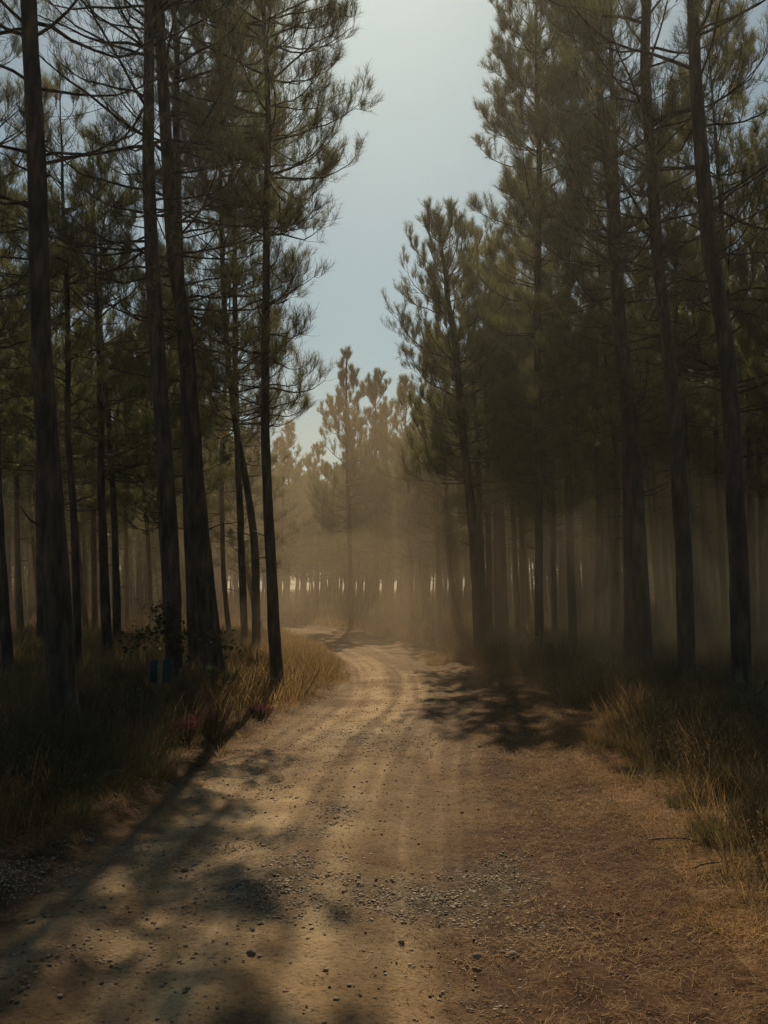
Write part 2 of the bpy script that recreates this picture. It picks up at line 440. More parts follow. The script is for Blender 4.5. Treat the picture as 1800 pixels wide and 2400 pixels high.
rng = np.random.default_rng(5)
x, y = wedge(rng, 260000, 3.0, 16, 0.40, 0.3)
off = road_d(x, y); g = gravelness(x, y)
keep = (rng.random(len(x)) < 0.012 + 0.05 * g) & (np.abs(off) < 2.1)
gx, gy = [x[keep]], [y[keep]]
for px, py, wx, wy, k in GR_BLOBS:
    cx, cy = ground_at(px, py); sx = wx / F * cy; sy = abs(ground_at(px, py - wy)[1] - cy); m = int(min(16000, 5200 * k * sx * sy * 3.14))
    gx.append(rng.normal(cx, sx * .75, m)); gy.append(rng.normal(cy, sy * .75, m))
x = np.concatenate(gx); y = np.concatenate(gy); keep = (rng.random(len(x)) < 2.6 * (fbm(x * 4, y * 3, 3, 35) - .27)) & (y > 2.6); x, y = x[keep], y[keep]
scatter_stones('gravel', x, y, 0.0032 + 0.007 * rng.random(len(x)) ** 2, PEBBLE, 'loose grey gravel strewn over the sandy road', 6)
x, y = wedge(rng, 70000, 3.0, 24, 0.36, 0.3)
off = road_d(x, y); keep = (np.abs(off) < 1.7) & (rng.random(len(x)) < 1.6 * (fbm(x * .8, y * .5, 4, 77) - .25)); x, y = x[keep], y[keep]
scatter_stones('earth_crumbs', x, y, 0.0028 + 0.009 * rng.random(len(x)) ** 2.5 + 0.010 * (rng.random(len(x)) < .006), CLOD, 'dark crumbs of earth scattered on the road', 7)

# ------------------------------------------------------------------ blades (grass, straw, needles)
def blades(rng, base, lean_az, lean, length, width, K=3, curl=0.7):
    """bent flat blades from base points: (N,3) -> verts, quads, tris"""
    n = len(base)
    d = np.stack([np.cos(lean_az), np.sin(lean_az)], -1)
    e = np.pi / 2 - lean
    P = [base]
    for k in range(1, K):
        ek = e - curl * rng.uniform(.5, 1.3, n) * k / K
        st = (length / (K - 1))[:, None] * np.stack([d[:, 0] * np.cos(ek), d[:, 1] * np.cos(ek), np.sin(ek)], -1)
        P.append(P[-1] + st)
    side_a = rng.uniform(0, 6.28, n); side = np.stack([np.cos(side_a), np.sin(side_a), np.zeros(n)], -1)
    V = []
    for k in range(K - 1):
        w = (width * (1 - 0.45 * k / (K - 1)))[:, None] * 0.5
        V += [P[k] - side * w, P[k] + side * w]
    V.append(P[-1]); m = len(V)
    V = np.stack(V, 1); b = m * np.arange(n)[:, None]
    quads = np.concatenate([b + np.array([[2 * k, 2 * k + 1, 2 * k + 3, 2 * k + 2]]) for k in range(K - 2)]) if K > 2 else None
    tris = b + np.array([[2 * (K - 2), 2 * (K - 2) + 1, 2 * (K - 1)]])
    return V.reshape(-1, 3), quads, tris

def tuft_field(mb, rng, x, y, per, hgt, spread, width, lean=0.5, m=0, curl=0.8, K=3):
    n = len(x); i = np.repeat(np.arange(n), per)
    z = ground_h(x, y)
    r = spread[i] * np.sqrt(rng.random(len(i))); a = rng.uniform(0, 6.28, len(i))
    base = np.stack([x[i] + r * np.cos(a), y[i] + r * np.sin(a), z[i] - 0.01], -1)
    V, q, t = blades(rng, base, a + rng.normal(0, .6, len(i)), np.abs(rng.normal(0, lean, len(i))), hgt[i] * rng.uniform(.45, 1.1, len(i)), width[i], K, curl)
    n0 = mb.n; mb.add(V, t, m)
    if q is not None: mb.f.append((q + n0, m))

# photo-measured inner edge of the standing vegetation on each side of the road
def veg_edge(x, y, off):
    hw = half_width(y)
    r = 0.22 + 0.8 * (1 - smooth(4.3, 5.4, y)) + .1 * smooth(8, 12, y) - 0.1 * smooth(14, 20, y)
    l = -0.16 * smooth(5.5, 7.0, y) - .22 * smooth(7.2, 8.6, y) + 0.12 * smooth(10, 12.5, y) + 0.12 * smooth(16, 22, y)
    lim = np.where(off > 0, hw + r, hw + l) + 0.5 * (fbm(x * .9, y * .9, 3, 61) - .45)
    return np.abs(off) - lim

def field(seed, n, d0, d1, dens_fn, k=0.43, m=1.2):
    rng = np.random.default_rng(seed)
    x, y = wedge(rng, n, d0, d1, k, m)
    off = road_d(x, y); e = veg_edge(x, y, off)
    p = dens_fn(x, y, off, e)
    kp = rng.random(n) < p
    return rng, x[kp], y[kp], off[kp], e[kp]

# golden verge grass
mb = MB()
def gd(x, y, off, e): return smooth(0.0, 0.15, e) * (1 - smooth(0.8, 2.6, e)) * np.where(off > 0, 0.25 + 0.6 * smooth(8, 13, y), 0.06 + 0.9 * smooth(10.5, 15, y)) * np.clip(.2 + 1.3 * fbm(x * .7, y * .7, 3, 71), 0, 1)
for sd_, n, d0, d1, per, w in ((1, 5000, 4, 12, 16, .0035), (2, 16000, 12, 26, 12, .007), (3, 20000, 26, 60, 8, .014)):
    rng, x, y, off, e = field(sd_, n, d0, d1, gd)
    tuft_field(mb, rng, x, y, per, 0.16 + 0.42 * smooth(0, .9, e) * rng.uniform(.6, 1.1, len(x)), 0.07 + 0 * x, w * rng.uniform(.8, 1.4, len(x)), 0.35)
tag(mb.build('dry_grass', GOLD), 'dry golden grass standing along both verges of the road', kind='stuff')
# olive grass
mb = MB()
def od(x, y, off, e): return smooth(0.1, 0.5, e) * np.clip(-.25 + 1.9 * fbm(x * .6 + 5, y * .6, 3, 72), 0, 1)
for sd_, n, d0, d1, per, w in ((11, 9000, 4, 12, 18, .0035), (12, 14000, 12, 26, 12, .007), (13, 14000, 26, 60, 8, .015)):
    rng, x, y, off, e = field(sd_, n, d0, d1, od)
    tuft_field(mb, rng, x, y, per, 0.08 + 0.26 * rng.random(len(x)), 0.10 + 0 * x, w * rng.uniform(.8, 1.4, len(x)), 0.6, curl=1.3)
tag(mb.build('wild_grass', OLIVE), 'olive green grass growing in tufts under the pines', kind='stuff')
# heath: low brownish scrub of many short stems
mb = MB()
def hd(x, y, off, e): return smooth(0.3, 1.1, e) * np.clip(-.1 + 1.7 * fbm(x * .45 + 2, y * .45, 3, 73), 0, 1)
for sd_, n, d0, d1, per, w in ((21, 7000, 5, 12, 26, .005), (22, 15000, 12, 28, 18, .010), (23, 22000, 28, 80, 9, .024), (24, 16000, 80, 150, 8, .09)):
    rng, x, y, off, e = field(sd_, n, d0, d1, hd, *((.43, 1.2) if d0 < 80 else (.5, 2)))
    tuft_field(mb, rng, x, y, per, (0.24 + 0.34 * rng.random(len(x)) + (.5 if d0 >= 80 else 0)) * (0.6 + .6 * smooth(.5, 3, e)), 0.16 + 0 * x, w * rng.uniform(.7, 1.4, len(x)), 0.45, curl=0.4)
# leafy sprigs on the stems that stand near the camera
rng, x, y, off, e = field(27, 5200, 5, 15, hd)
n = len(x); i = np.repeat(np.arange(n), 16); N = len(i); z = ground_h(x, y)
a = rng.uniform(0, 6.28, N); rad = .22 * np.sqrt(rng.random(N)); L = (.2 + .3 * rng.random(n))[i] * rng.uniform(.6, 1.1, N)
b = np.stack([x[i] + rad * np.cos(a) * .6, y[i] + rad * np.sin(a) * .6, z[i]], -1); dr = nrm(np.stack([np.cos(a) * rad * 3.2, np.sin(a) * rad * 3.2, np.ones(N)], -1) + rng.normal(0, .15, (N, 3)))
P = np.stack([b, b + dr * (L * .55)[:, None], b + dr * L[:, None] + np.array([0, 0, .02])], 1)
v, q = tubes(P, np.full((N, 3), .0022), 3); mb.add(v, q)
j = np.repeat(np.arange(N), 12); bb, tt = path_at(P, j, rng.uniform(.3, 1, len(j))); dd = nrm(rng.normal(0, 1, (len(j), 3)) + tt); sv = nrm(np.cross(dd, rng.normal(0, 1, (len(j), 3)))) * .0035
mb.add(np.stack([bb - sv, bb + sv, bb + dd * .028], 1).reshape(-1, 3), np.arange(3 * len(j)).reshape(-1, 3))
tag(mb.build('undergrowth', HEATH), 'brown and reddish heath covering the floor between the pine trunks', kind='stuff')
# litter lying on the ground: fallen needles and straw, thick on the right of the road
mb = MB()
rng = np.random.default_rng(31); x, y = wedge(rng, 900000, 3.0, 17, .41, .4)
off = road_d(x, y); e = veg_edge(x, y, off)
lit = litterness(x, y, off, None)
p = np.where(off > 0, smooth(0.5, 1.6, off + .8 * (fbm(x * 2, y * 2, 3, 81) - .45) + .3 * (1 - smooth(3, 7, y))), 0.45 * smooth(1.2, 1.8, -off)) * (1 - .3 * smooth(.3, 1.2, e)) + 0.015 + 0.10 * lit
p = p * np.clip(2.4 * (fbm(x * 2.2, y * 2.2, 4, 83) - .22), .45, 1.3)
kp = rng.random(len(x)) < p * (1 - .45 * smooth(7, 16, y)); x, y = x[kp], y[kp]; n = len(x)
base = np.stack([x, y, surf_h(x, y) + rng.uniform(0.0, .018, n)], -1)
far = smooth(4, 14, y)
V, q, t = blades(rng, base, rng.uniform(0, 6.28, n), rng.normal(1.25, .25, n), (.02 + .10 * rng.random(n) ** 1.6) * (1 + .2 * far), .0028 + .004 * far * rng.random(n), 3, 1.4)
mb.add(V, t); mb.f.append((q, 0))
tag(mb.build('pine_litter', STRAW), 'fallen pine needles and straw littering the edge of the road', kind='stuff')

# ------------------------------------------------------------------ pines
def trunk_mesh(P, Rr, seed, sides=14, stubs=0):
    """P (K,3) centre line, Rr radii -> bark column with small lumps"""
    rng = np.random.default_rng(seed)
    K = max(12, int(np.linalg.norm(P[-1] - P[0]) / 0.25))
    s = np.linspace(0, 1, len(P)); t = np.linspace(0, 1, K) ** 1.15
    C = np.stack([np.interp(t, s, P[:, j]) for j in range(3)], -1); r = np.interp(t, s, Rr)
    h = C[:, 2] - C[0, 2]
    r = r * (1 + 0.30 * np.exp(-h / 0.16))
    a = np.linspace(0, 2 * math.pi, sides, endpoint=False)
    lump = 1 + 0.16 * (noise(np.cos(a)[None] * 2 + seed % 97 + np.sin(a)[None] * 2, h[:, None] * 2.2 + np.sin(a)[None] * 1.5, seed) - .5) \
             + 0.10 * (noise(a[None] * 3 + 0 * h[:, None], h[:, None] * 7, seed + 3) - .5)
    rr = r[:, None] * lump
    V = np.stack([C[:, 0:1] + rr * np.cos(a), C[:, 1:2] + rr * np.sin(a), np.repeat(C[:, 2:3], sides, 1)], -1)
    V[0, :, 2] -= 0.25
    i = np.arange(K * sides).reshape(K, sides); nx = np.roll(i, -1, 1)
    Q = np.stack([i[:-1], nx[:-1], nx[1:], i[1:]], -1).reshape(-1, 4)
    mb = MB(); mb.add(V.reshape(-1, 3), Q)
    mb.add(np.concatenate([V[-1], C[-1:] + [[0, 0, r[-1]]]]), np.stack([np.arange(sides), np.roll(np.arange(sides), -1), np.full(sides, sides)], -1))
    if stubs:
        n = stubs; hz = rng.uniform(.12, .42, n) * (C[-1, 2] - C[0, 2]); k = np.searchsorted(C[:, 2] - C[0, 2], hz); az = rng.uniform(0, 6.28, n); e = rng.uniform(-.3, .5, n)
        L = rng.uniform(.08, .45, n); d = np.stack([np.cos(az) * np.cos(e), np.sin(az) * np.cos(e), np.sin(e)], -1); o = C[k]
        P = np.stack([o, o + d * (r[k] + L * .5)[:, None], o + (d + rng.normal(0, .12, (n, 3))) * (r[k] + L)[:, None]], 1)
        v, q = tubes(P, np.array([[.014, .010, .005]]) + 0 * L[:, None], 5); mb.add(v, q)
    return mb

def crown_mesh(P, Rr, seed, z0, lmax, whorl=0.42, per=4.2, low=0.5, peak=0.35, top_w=0.18, leaf0=0.35, e_lo=8, e_hi=58, sec=8, shoots=5, needles=22, nw=0.0034, nl=0.145, dead=True, zmax=None, bare_to=0.0, twigs=1.0, squash=1.0, up=.75, wild=.42, bare_tubes=False):
    """branches and needle shoots of one pine. leaf0: leafiness at the foot of the crown. bare_to: lower fraction that is nearly leafless."""
    rng = np.random.default_rng(seed)
    zt = P[-1, 2]; H = zt - z0
    zs = []
    z = z0
    while z < zt - 0.1:
        zs += list(z + rng.normal(0, 0.07, max(2, rng.poisson(per))))
        z += whorl * rng.uniform(.7, 1.3)
    zs = np.clip(np.array(zs), z0 * .97, zt - .05); n = len(zs); t = np.clip((zs - z0) / H, 0, 1)
    prof = np.where(t < peak, low + (1 - low) * (t / peak), top_w + (1 - top_w) * np.clip((1 - t) / (1 - peak), 0, 1) ** 0.8)
    L = lmax * prof * rng.uniform(.6, 1.12, n)
    long_ = rng.random(n) < 0.1; L = np.where(long_, L * 1.3, L)
    az = rng.uniform(0, 2 * math.pi, n); e0 = np.radians(e_lo + (e_hi - e_lo) * t ** 1.3 + rng.normal(0, 9, n))
    o = np.stack([np.interp(zs, P[:, 2], P[:, j]) for j in range(3)], -1)
    K = 8; pts = [o]; a = az.copy(); wob = rng.normal(0, .11, (n, K)); wo2 = rng.normal(0, .065, (n, K))
    sag = rng.uniform(-.1, .45, n)
    for k in range(1, K):
        s = k / (K - 1); a = a + wob[:, k]
        e = e0 - sag * math.sin(math.pi * min(1, s * 1.3)) + 0.55 * s ** 2.5 + wo2[:, k] * 1.6
        st = (L / (K - 1))[:, None] * np.stack([np.cos(a) * np.cos(e), np.sin(a) * np.cos(e), np.sin(e) * squash], -1)
        pts.append(pts[-1] + st)
    B = np.stack(pts, 1); tr = np.interp(zs, P[:, 2], Rr)
    br = np.clip(0.006 + 0.0085 * L, 0.004, np.maximum(tr * .55, .006))
    mb = MB()
    s = np.linspace(0, 1, K)[None]
    v, q = tubes(B, br[:, None] * (1 - 0.8 * s), 5); mb.add(v, q, 0)
    # side branches
    n2 = np.maximum(2, (L * sec * rng.uniform(.7, 1.3, n)).astype(int)); i = np.repeat(np.arange(n), n2)
    s2 = rng.uniform(.22, 1, len(i)) ** .8; o2, t2 = path_at(B, i, s2)
    az2 = np.arctan2(t2[:, 1], t2[:, 0]) + rng.choice([-1, 1], len(i)) * rng.uniform(.45, 1.2, len(i))
    e2 = np.arcsin(np.clip(t2[:, 2], -.95, .95)) * .6 + rng.normal(.15, .35, len(i))
    L2 = np.clip(L[i] * rng.uniform(.14, .42, len(i)) * (1.15 - .55 * s2), .15, .95)
    pts = [o2]; K2 = 5
    for k in range(1, K2):
        az2 = az2 + rng.normal(0, .22, len(i)); e = e2 + .65 * (k / K2) ** 2 + rng.normal(0, .14, len(i))
        pts.append(pts[-1] + (L2 / (K2 - 1))[:, None] * np.stack([np.cos(az2) * np.cos(e), np.sin(az2) * np.cos(e), np.sin(e)], -1))
    S = np.stack(pts, 1); r2 = 0.003 + .0035 * L2
    if not bare_tubes: v, q = tubes(S, r2[:, None] * (1 - .6 * np.linspace(0, 1, K2)[None]), 3); mb.add(v, q, 0)
    # shoots
    j = np.repeat(np.arange(len(i)), shoots); m = len(j)
    s3 = np.where(np.arange(m) % shoots == 0, .99, rng.uniform(.3, 1, m)); o3, t3 = path_at(S, j, s3)
    d3 = nrm(t3 * .75 + rng.normal(0, wild, (m, 3)) + np.array([0, 0, up]))
    ti = t[i][j]; leafy = leaf0 + (1 - leaf0) * smooth(bare_to, bare_to + .35, ti)
    outer = .35 + .65 * smooth(.25, .7, s2[j])
    has = rng.random(m) < leafy * outer
    L3 = rng.uniform(.10, .26, m) * np.where(has, 1, 1.25)
    keep = has | (rng.random(m) < .45 * twigs)
    bend = d3 + np.stack([rng.normal(0, .3, m), rng.normal(0, .3, m), rng.uniform(.0, .5, m)], -1)
    tip = o3 + nrm(d3) * (L3 * .55)[:, None]; tip2 = tip + nrm(bend) * (L3 * .45)[:, None]
    if not bare_tubes: v, q = tubes(np.stack([o3, tip, tip2], 1)[keep], np.array([[.0026, .0022, .0016]]) + 0 * L3[keep, None], 3); mb.add(v, q, 0)
    # needles
    h = np.where(has)[0]; h = np.repeat(h, needles); m = len(h)
    u = rng.uniform(.1, 1.02, m); base = np.where((u < .55)[:, None], o3[h] + (tip[h] - o3[h]) * (u / .55)[:, None], tip[h] + (tip2[h] - tip[h]) * ((u - .55) / .45)[:, None])
    ax = nrm(tip2[h] - o3[h]); rv = rng.normal(0, 1, (m, 3)); pr = nrm(rv - ax * (rv * ax).sum(-1, keepdims=True))
    an = rng.uniform(.3, .95, m)[:, None]; dr = ax * np.cos(an) + pr * np.sin(an)
    ln = (nl * rng.uniform(.7, 1.15, m))[:, None]
    sd3 = nrm(np.cross(dr, rng.normal(0, 1, (m, 3)))) * (nw * .5)
    V = np.stack([base - sd3, base + sd3, base + dr * ln], 1).reshape(-1, 3)
    mb.add(V, np.arange(m * 3).reshape(-1, 3), 1)
    return mb

def pine(label, group, base_px, path, H, z0, lmax, seed, d=None, radius_boost=1.0, name='pine_tree', cat='pine tree', **kw):
    """a pine whose trunk line was read off the photograph: base pixel gives its place on the ground, the path its bends and girth"""
    gx, gy = ground_at(*base_px[:2])
    if d: gy = d; gx = at_depth(base_px[0], base_px[1], d)[0]
    gz = float(ground_h(np.array([gx]), np.array([gy]))[0])
    rng = np.random.default_rng(seed)
    pts = []; rad = []
    for (px, py, w) in [base_px] + list(path):
        p = at_depth(px, py, gy); pts.append(p); rad.append(w * .5 / F * gy * radius_boost)
    pts = np.array(pts); pts[0] = (gx, gy, gz); rad = np.array(rad)
    # a little bow in depth, so that it is no flat cut-out
    hh = pts[:, 2] - gz; bow = rng.normal(0, .25)
    pts[:, 1] += bow * np.sin(np.clip(hh / H, 0, 1) * 3.0) 
    if hh[-1] < H - .3:      # grow on above the last reading
        m = 5; dx = (pts[-1, 0] - pts[-2, 0]) / max(.3, pts[-1, 2] - pts[-2, 2]); dx = np.clip(dx, -.05, .05)
        zz = np.linspace(pts[-1, 2], gz + H, m + 1)[1:]
        ext = np.stack([pts[-1, 0] + dx * (zz - pts[-1, 2]) + rng.normal(0, .03, m).cumsum(), pts[-1, 1] + rng.normal(0, .03, m).cumsum(), zz], -1)
        f = (1 - (zz - pts[-1, 2]) / (gz + H - pts[-1, 2])); rad = np.concatenate([rad, np.maximum(rad[-1] * f ** .8, .012)])
        pts = np.concatenate([pts, ext])
    # smooth the line
    s = np.linspace(0, 1, len(pts)); 
    q = _dense(pts, 6); rr = np.interp(np.linspace(0, 1, len(q)), s, rad)
    loc = np.array([gx, gy, gz]); q = q - loc
    root = empty(name, loc); tag(root, label, cat, group)
    trunk_mesh(q, rr, seed, stubs=9).build('trunk', BARK, root, smoothed=True)
    crown_mesh(q, rr, seed + 1, z0, lmax, **kw).build('crown', [BARK, NEEDLE], root)
    return root

G = 'tall pines lining the road'
NEAR = dict(leaf0=.22, bare_to=.12, low=.75, peak=.3, e_lo=12, e_hi=60)
HERO = [
 # label, base, path, H, z0, lmax, seed, extra
 ('thickest dark pine trunk at the left, nearest to the camera on that side', (158,1745,70), [(147,1600,66),(133,1250,60),(113,800,46),(106,400,43),(88,0,36)], 15.5, 5.4, 2.3, 100, dict(NEAR, per=2.0, whorl=.75, leaf0=.12, bare_to=.3)),
 ('straight dark pine rising behind the teal sign plate', (425,1650,42), [(411,1614,41),(396,1250,40),(366,800,38),(346,400,30),(347,200,25),(347,0,23)], 16, 5.6, 2.4, 110, dict(NEAR, per=3.6, leaf0=.26, bare_to=.3, top_w=.7)),
 ('thick pine leaning left with a small green sapling at its foot', (512,1640,52), [(505,1587,49),(467,1230,46),(438,800,36),(411,597,32),(388,217,27),(376,0,27)], 16, 5.2, 2.4, 120, dict(NEAR, per=3.6, leaf0=.26, bare_to=.25, top_w=.7)),
 ('slender upright pine standing in the golden grass at the left road edge', (652,1635,31), [(644,1505,29),(633,1288,25),(621,1017,21),(622,800,19),(624,434,16),(628,271,14),(616,0,10)], 15.2, 4.2, 1.8, 130, dict(leaf0=.45, bare_to=.05, low=.55, peak=.45, top_w=.9, e_lo=0, e_hi=42, per=6, shoots=8)),
 ('pine trunk half hidden behind the thick leaning pine on the left', (465,1600,35), [(457,1500,33),(450,1250,30),(440,900,24),(428,600,20),(420,300,16)], 15, 5.0, 2.0, 140, dict(NEAR)),
 ('pine with a strong bend to the left, just left of the slender roadside pine', (601,1545,21), [(597,1288,19),(576,1125,16),(555,1017,15),(536,854,13),(525,700,12),(518,500,11),(516,300,9)], 17.5, 5.2, 2.1, 150, dict(NEAR, leaf0=.7, bare_to=0., top_w=.8, peak=.5, shoots=7, per=5.5)),
 ('thin bowed pine in the haze, left of the strongly bent one', (540,1505,12), [(526,1343,11),(524,1070,10),(530,950,8)], 11, 4.3, 1.6, 160, dict(leaf0=.6)),
 ('straight pine midway between the thickest left pine and the sign plate', (275,1532,20), [(270,1234,15),(255,963,12),(239,800,11),(236,650,10)], 11.5, 4.5, 1.7, 170, dict(leaf0=.5)),
 ('pine close behind the thickest left pine, on its right side', (184,1597,20), [(171,1234,17),(155,1017,14),(155,800,13),(150,600,12)], 10.5, 4.3, 1.6, 180, dict(leaf0=.5)),
 ('thin pine next to the right of the pair at the far left', (222,1500,13), [(220,1070,10),(216,900,9)], 11, 4.6, 1.6, 190, dict(leaf0=.5)),
 ('slim pine near the left picture edge above the green bracken', (49,1505,18), [(38,1234,12),(36,800,10)], 10.5, 4.2, 1.7, 200, dict(leaf0=.5)),
 ('slanting pine whose foot hides behind the thickest left pine', (103,1500,14), [(95,1234,14),(79,1017,12),(54,800,11),(45,650,9)], 11, 4.5, 1.7, 210, dict(leaf0=.5)),
 ('dark pine cut by the left edge of the picture', (20,1614,28), [(5,1288,20),(-5,1000,18),(-12,700,16)], 11.0, 4.6, 1.8, 220, dict(leaf0=.5)),
 ('thin pine left of the dark oak sapling', (298,1478,10), [(296,1288,9),(290,1000,8)], 10.5, 4.3, 1.5, 230, dict(leaf0=.6)),
 ('thin pine rising right behind the dark oak sapling', (355,1480,10), [(348,1300,10),(331,1070,8)], 11, 4.3, 1.5, 240, dict(leaf0=.6)),
 ('thin straight pine just right of the thick leaning pine', (494,1480,9), [(494,1070,8),(494,800,7)], 11.5, 4.2, 1.5, 250, dict(leaf0=.6)),
 ('thickest dark pine at the right, nearest to the camera on that side', (1745,1690,52), [(1738,1600,49),(1730,1343,44),(1713,1017,41),(1695,800,38),(1662,597,38),(1645,434,35),(1628,217,30),(1619,0,27)], 15.5, 4.9, 2.3, 300, dict(NEAR, per=2.6, whorl=.6)),
 ('long pine trunk second from the right, leaning left as it rises', (1614,1650,42), [(1610,1600,41),(1605,1343,38),(1593,1125,36),(1578,908,33),(1566,800,29),(1544,597,28),(1530,380,26),(1515,163,24),(1518,0,23)], 16, 4.8, 2.0, 310, dict(NEAR, per=3.4)),
 ('right hand stem of the touching pair of pines in the dust', (1512,1605,42), [(1506,1450,42),(1494,1125,40),(1480,908,38),(1466,800,35),(1452,597,31),(1442,434,26),(1421,271,18),(1410,150,15),(1400,0,12)], 14.5, 4.2, 1.9, 320, dict(leaf0=.3, bare_to=.2, low=.8, per=4)),
 ('left hand stem of the touching pair of pines in the dust', (1476,1590,28), [(1478,1300,24),(1474,900,20),(1462,600,17),(1447,271,12),(1438,100,10)], 14, 5.2, 1.7, 330, dict(leaf0=.5)),
 ('thin pine with a gentle bow, just left of the touching pair', (1437,1530,16), [(1451,1125,13),(1437,963,11),(1421,800,10),(1413,760,9)], 12, 4.8, 1.7, 340, dict(leaf0=.6)),
 ('thin straight pine second to the left of the touching pair', (1398,1500,14), [(1402,1180,12),(1396,1070,11),(1388,800,9),(1386,690,8)], 12.5, 4.6, 1.6, 350, dict(leaf0=.6)),
 ('young pine with a pointed bushy top standing alone against the sky right of the road', (1125,1540,26), [(1109,1234,22),(1087,1017,19),(1068,800,16),(1050,700,13),(1045,640,11),(1037,590,6),(1031,545,3)], 9.2, 3.9, 1.9, 360, dict(leaf0=.85, low=.9, peak=.4, top_w=.42, e_lo=12, e_hi=60, per=7, whorl=.38, shoots=10, up=1.2, wild=.36, nl=.125)),
 ('pine making a wide dark column in the dust beside the lone pointed one', (1177,1500,34), [(1172,1250,28),(1165,1000,20),(1160,800,14)], 12, 4.0, 1.8, 370, dict(leaf0=.8, shoots=8)),
 ('thin pine showing between the two thickest right trunks', (1650,1495,14), [(1655,1234,14),(1650,1125,12),(1632,800,11),(1620,600,9)], 12, 4.4, 1.7, 380, dict(leaf0=.6)),
 ('pine trunk cut by the right edge of the picture', (1792,1515,20), [(1790,1343,17),(1782,1070,14),(1771,800,12),(1765,500,10)], 13, 4.8, 1.9, 390, dict(leaf0=.5)),
 ('thinner pine just inside the right picture edge', (1762,1480,12), [(1755,1300,11),(1752,1100,10),(1749,850,9)], 12.5, 4.5, 1.8, 400, dict(leaf0=.6)),
 ('thin pine close behind the thickest right trunk, on its left side', (1700,1500,16), [(1690,1250,13),(1681,1125,12),(1668,800,10),(1660,500,9)], 13, 4.6, 1.8, 410, dict(leaf0=.5)),
 ('tall leafy pine whose branch tips reach furthest over the road from the right', (1262,1560,20), [(1262,1200,18),(1258,800,16),(1262,400,13)], 15.5, 3.8, 1.45, 420, dict(leaf0=.9, low=.75, peak=.6, top_w=.5, e_lo=10, e_hi=50, shoots=9, per=6.5, sec=9, needles=30)),
 ('dense leafy pine between the reaching pine and the thin ones on the right', (1345,1545,20), [(1342,1200,18),(1340,800,16),(1345,400,13)], 16, 4.2, 1.6, 430, dict(leaf0=.9, low=.75, peak=.6, top_w=.5, shoots=7, per=6, needles=30)),
 ('lone pine with a pointed crown above the far bend of the road', (824,1473,12), [(818,1200,10),(815,1100,9),(812,950,6),(812,842,3)], 10.4, 3.6, 1.75, 440, dict(leaf0=.8, low=1.0, peak=.3, top_w=.2, e_lo=16, e_hi=60, needles=24, nw=.007, shoots=8, up=1.6, wild=.28, nl=.17, per=4.6)),
 ('lower pine with several spiky tips, right of the lone pointed one at the bend', (884,1468,11), [(882,1200,9),(880,1000,5)], 9.7, 3.0, 1.9, 450, dict(leaf0=.9, low=1, peak=.3, top_w=.3, needles=24, nw=.007, shoots=8, up=1.6, wild=.28, nl=.17, e_hi=70)),
 ('bushy low pine filling the gap left of the lone pointed pine', (965,1476,11), [(962,1300,10),(958,1150,8)], 8.9, 2.6, 2.0, 480, dict(leaf0=.9, low=1, peak=.3, top_w=.3, needles=24, nw=.007, shoots=8, up=1.6, wild=.28, e_hi=70)),
 ('bushy pine standing directly behind the lone pointed pine', (1030,1492,13), [(1026,1300,11),(1020,1100,9)], 9.3, 2.8, 2.0, 490, dict(leaf0=.9, low=1, peak=.35, top_w=.35, needles=24, nw=.007, shoots=8, up=1.4, wild=.3, e_hi=68)),
 ('taller bushy pine just right of the lone pointed pine', (1148,1508,16), [(1146,1250,13),(1142,950,10)], 11.8, 3.6, 1.8, 500, dict(leaf0=.9, low=1, peak=.35, top_w=.35, shoots=9, up=1.3, wild=.3)),
 ('leafy pine closing the gap behind the wide dark dusty column', (1225,1488,13), [(1222,1250,11),(1218,950,9)], 14.5, 2.8, 2.0, 510, dict(leaf0=.9, low=1, peak=.4, top_w=.5, shoots=4, per=4)),
 ('leafy pine behind the touching pair, its foliage reaching far down', (1300,1500,14), [(1298,1250,12),(1296,950,10)], 14.5, 3.2, 2.0, 520, dict(leaf0=.9, low=1, peak=.4, top_w=.5, shoots=4, per=4)),
 ('small spiky pine at the left end of the sky gap above the bend', (672,1448,9), [(675,1200,7)], 9.2, 2.8, 2.0, 460, dict(leaf0=.9, low=1, peak=.3, top_w=.4, needles=14, nw=.015, nl=.18, e_hi=72)),
 ('tall leafy pine behind the slender roadside pine on the left', (575,1530,18), [(560,1200,16),(548,900,14),(545,500,11)], 17.5, 4.6, 1.9, 470, dict(leaf0=.75, low=.65, peak=.6, top_w=.8, shoots=8, per=5)),
]
for k, (lab, b, path, H, z0, lm, seed, kw) in enumerate(HERO):
    pine(lab, G, b, path, H, z0, lm, seed, **kw)
hero_xy = [o.location[:2] for o in COL.objects if o.type == 'EMPTY']

# ------------------------------------------------------------------ the wood behind: prototypes, then copies
def proto_pine(seed, H, z0, lmax, r0, needles=20, nw=.007, sides=9, sec=6.5, shoots=6, **kw):
    rng = np.random.default_rng(seed); K = 10
    z = np.linspace(0, H, K); b1, b2 = rng.normal(0, .22), rng.normal(0, .15)
    lean = rng.uniform(-.055, .0)
    X = lean * z + b1 * np.sin(z / H * 3.0) + rng.normal(0, .02, K).cumsum(); Y = b2 * np.sin(z / H * 2.6); X -= X[0]; Y -= Y[0]
    P = np.stack([X, Y, z], -1); rr = r0 * (1 - .93 * (z / H) ** 1.1)
    t = trunk_mesh(P, rr, seed, sides).mesh('trunk', [BARK], True)
    a = dict(leaf0=.8, low=.85, peak=.35, top_w=.25, e_lo=12, e_hi=64, per=5, whorl=.45, nl=.16); a.update(kw)
    c = crown_mesh(P, rr, seed + 1, z0, lmax, needles=needles, nw=nw, sec=sec, shoots=shoots, **a).mesh('crown', [BARK, NEEDLE])
    return t, c
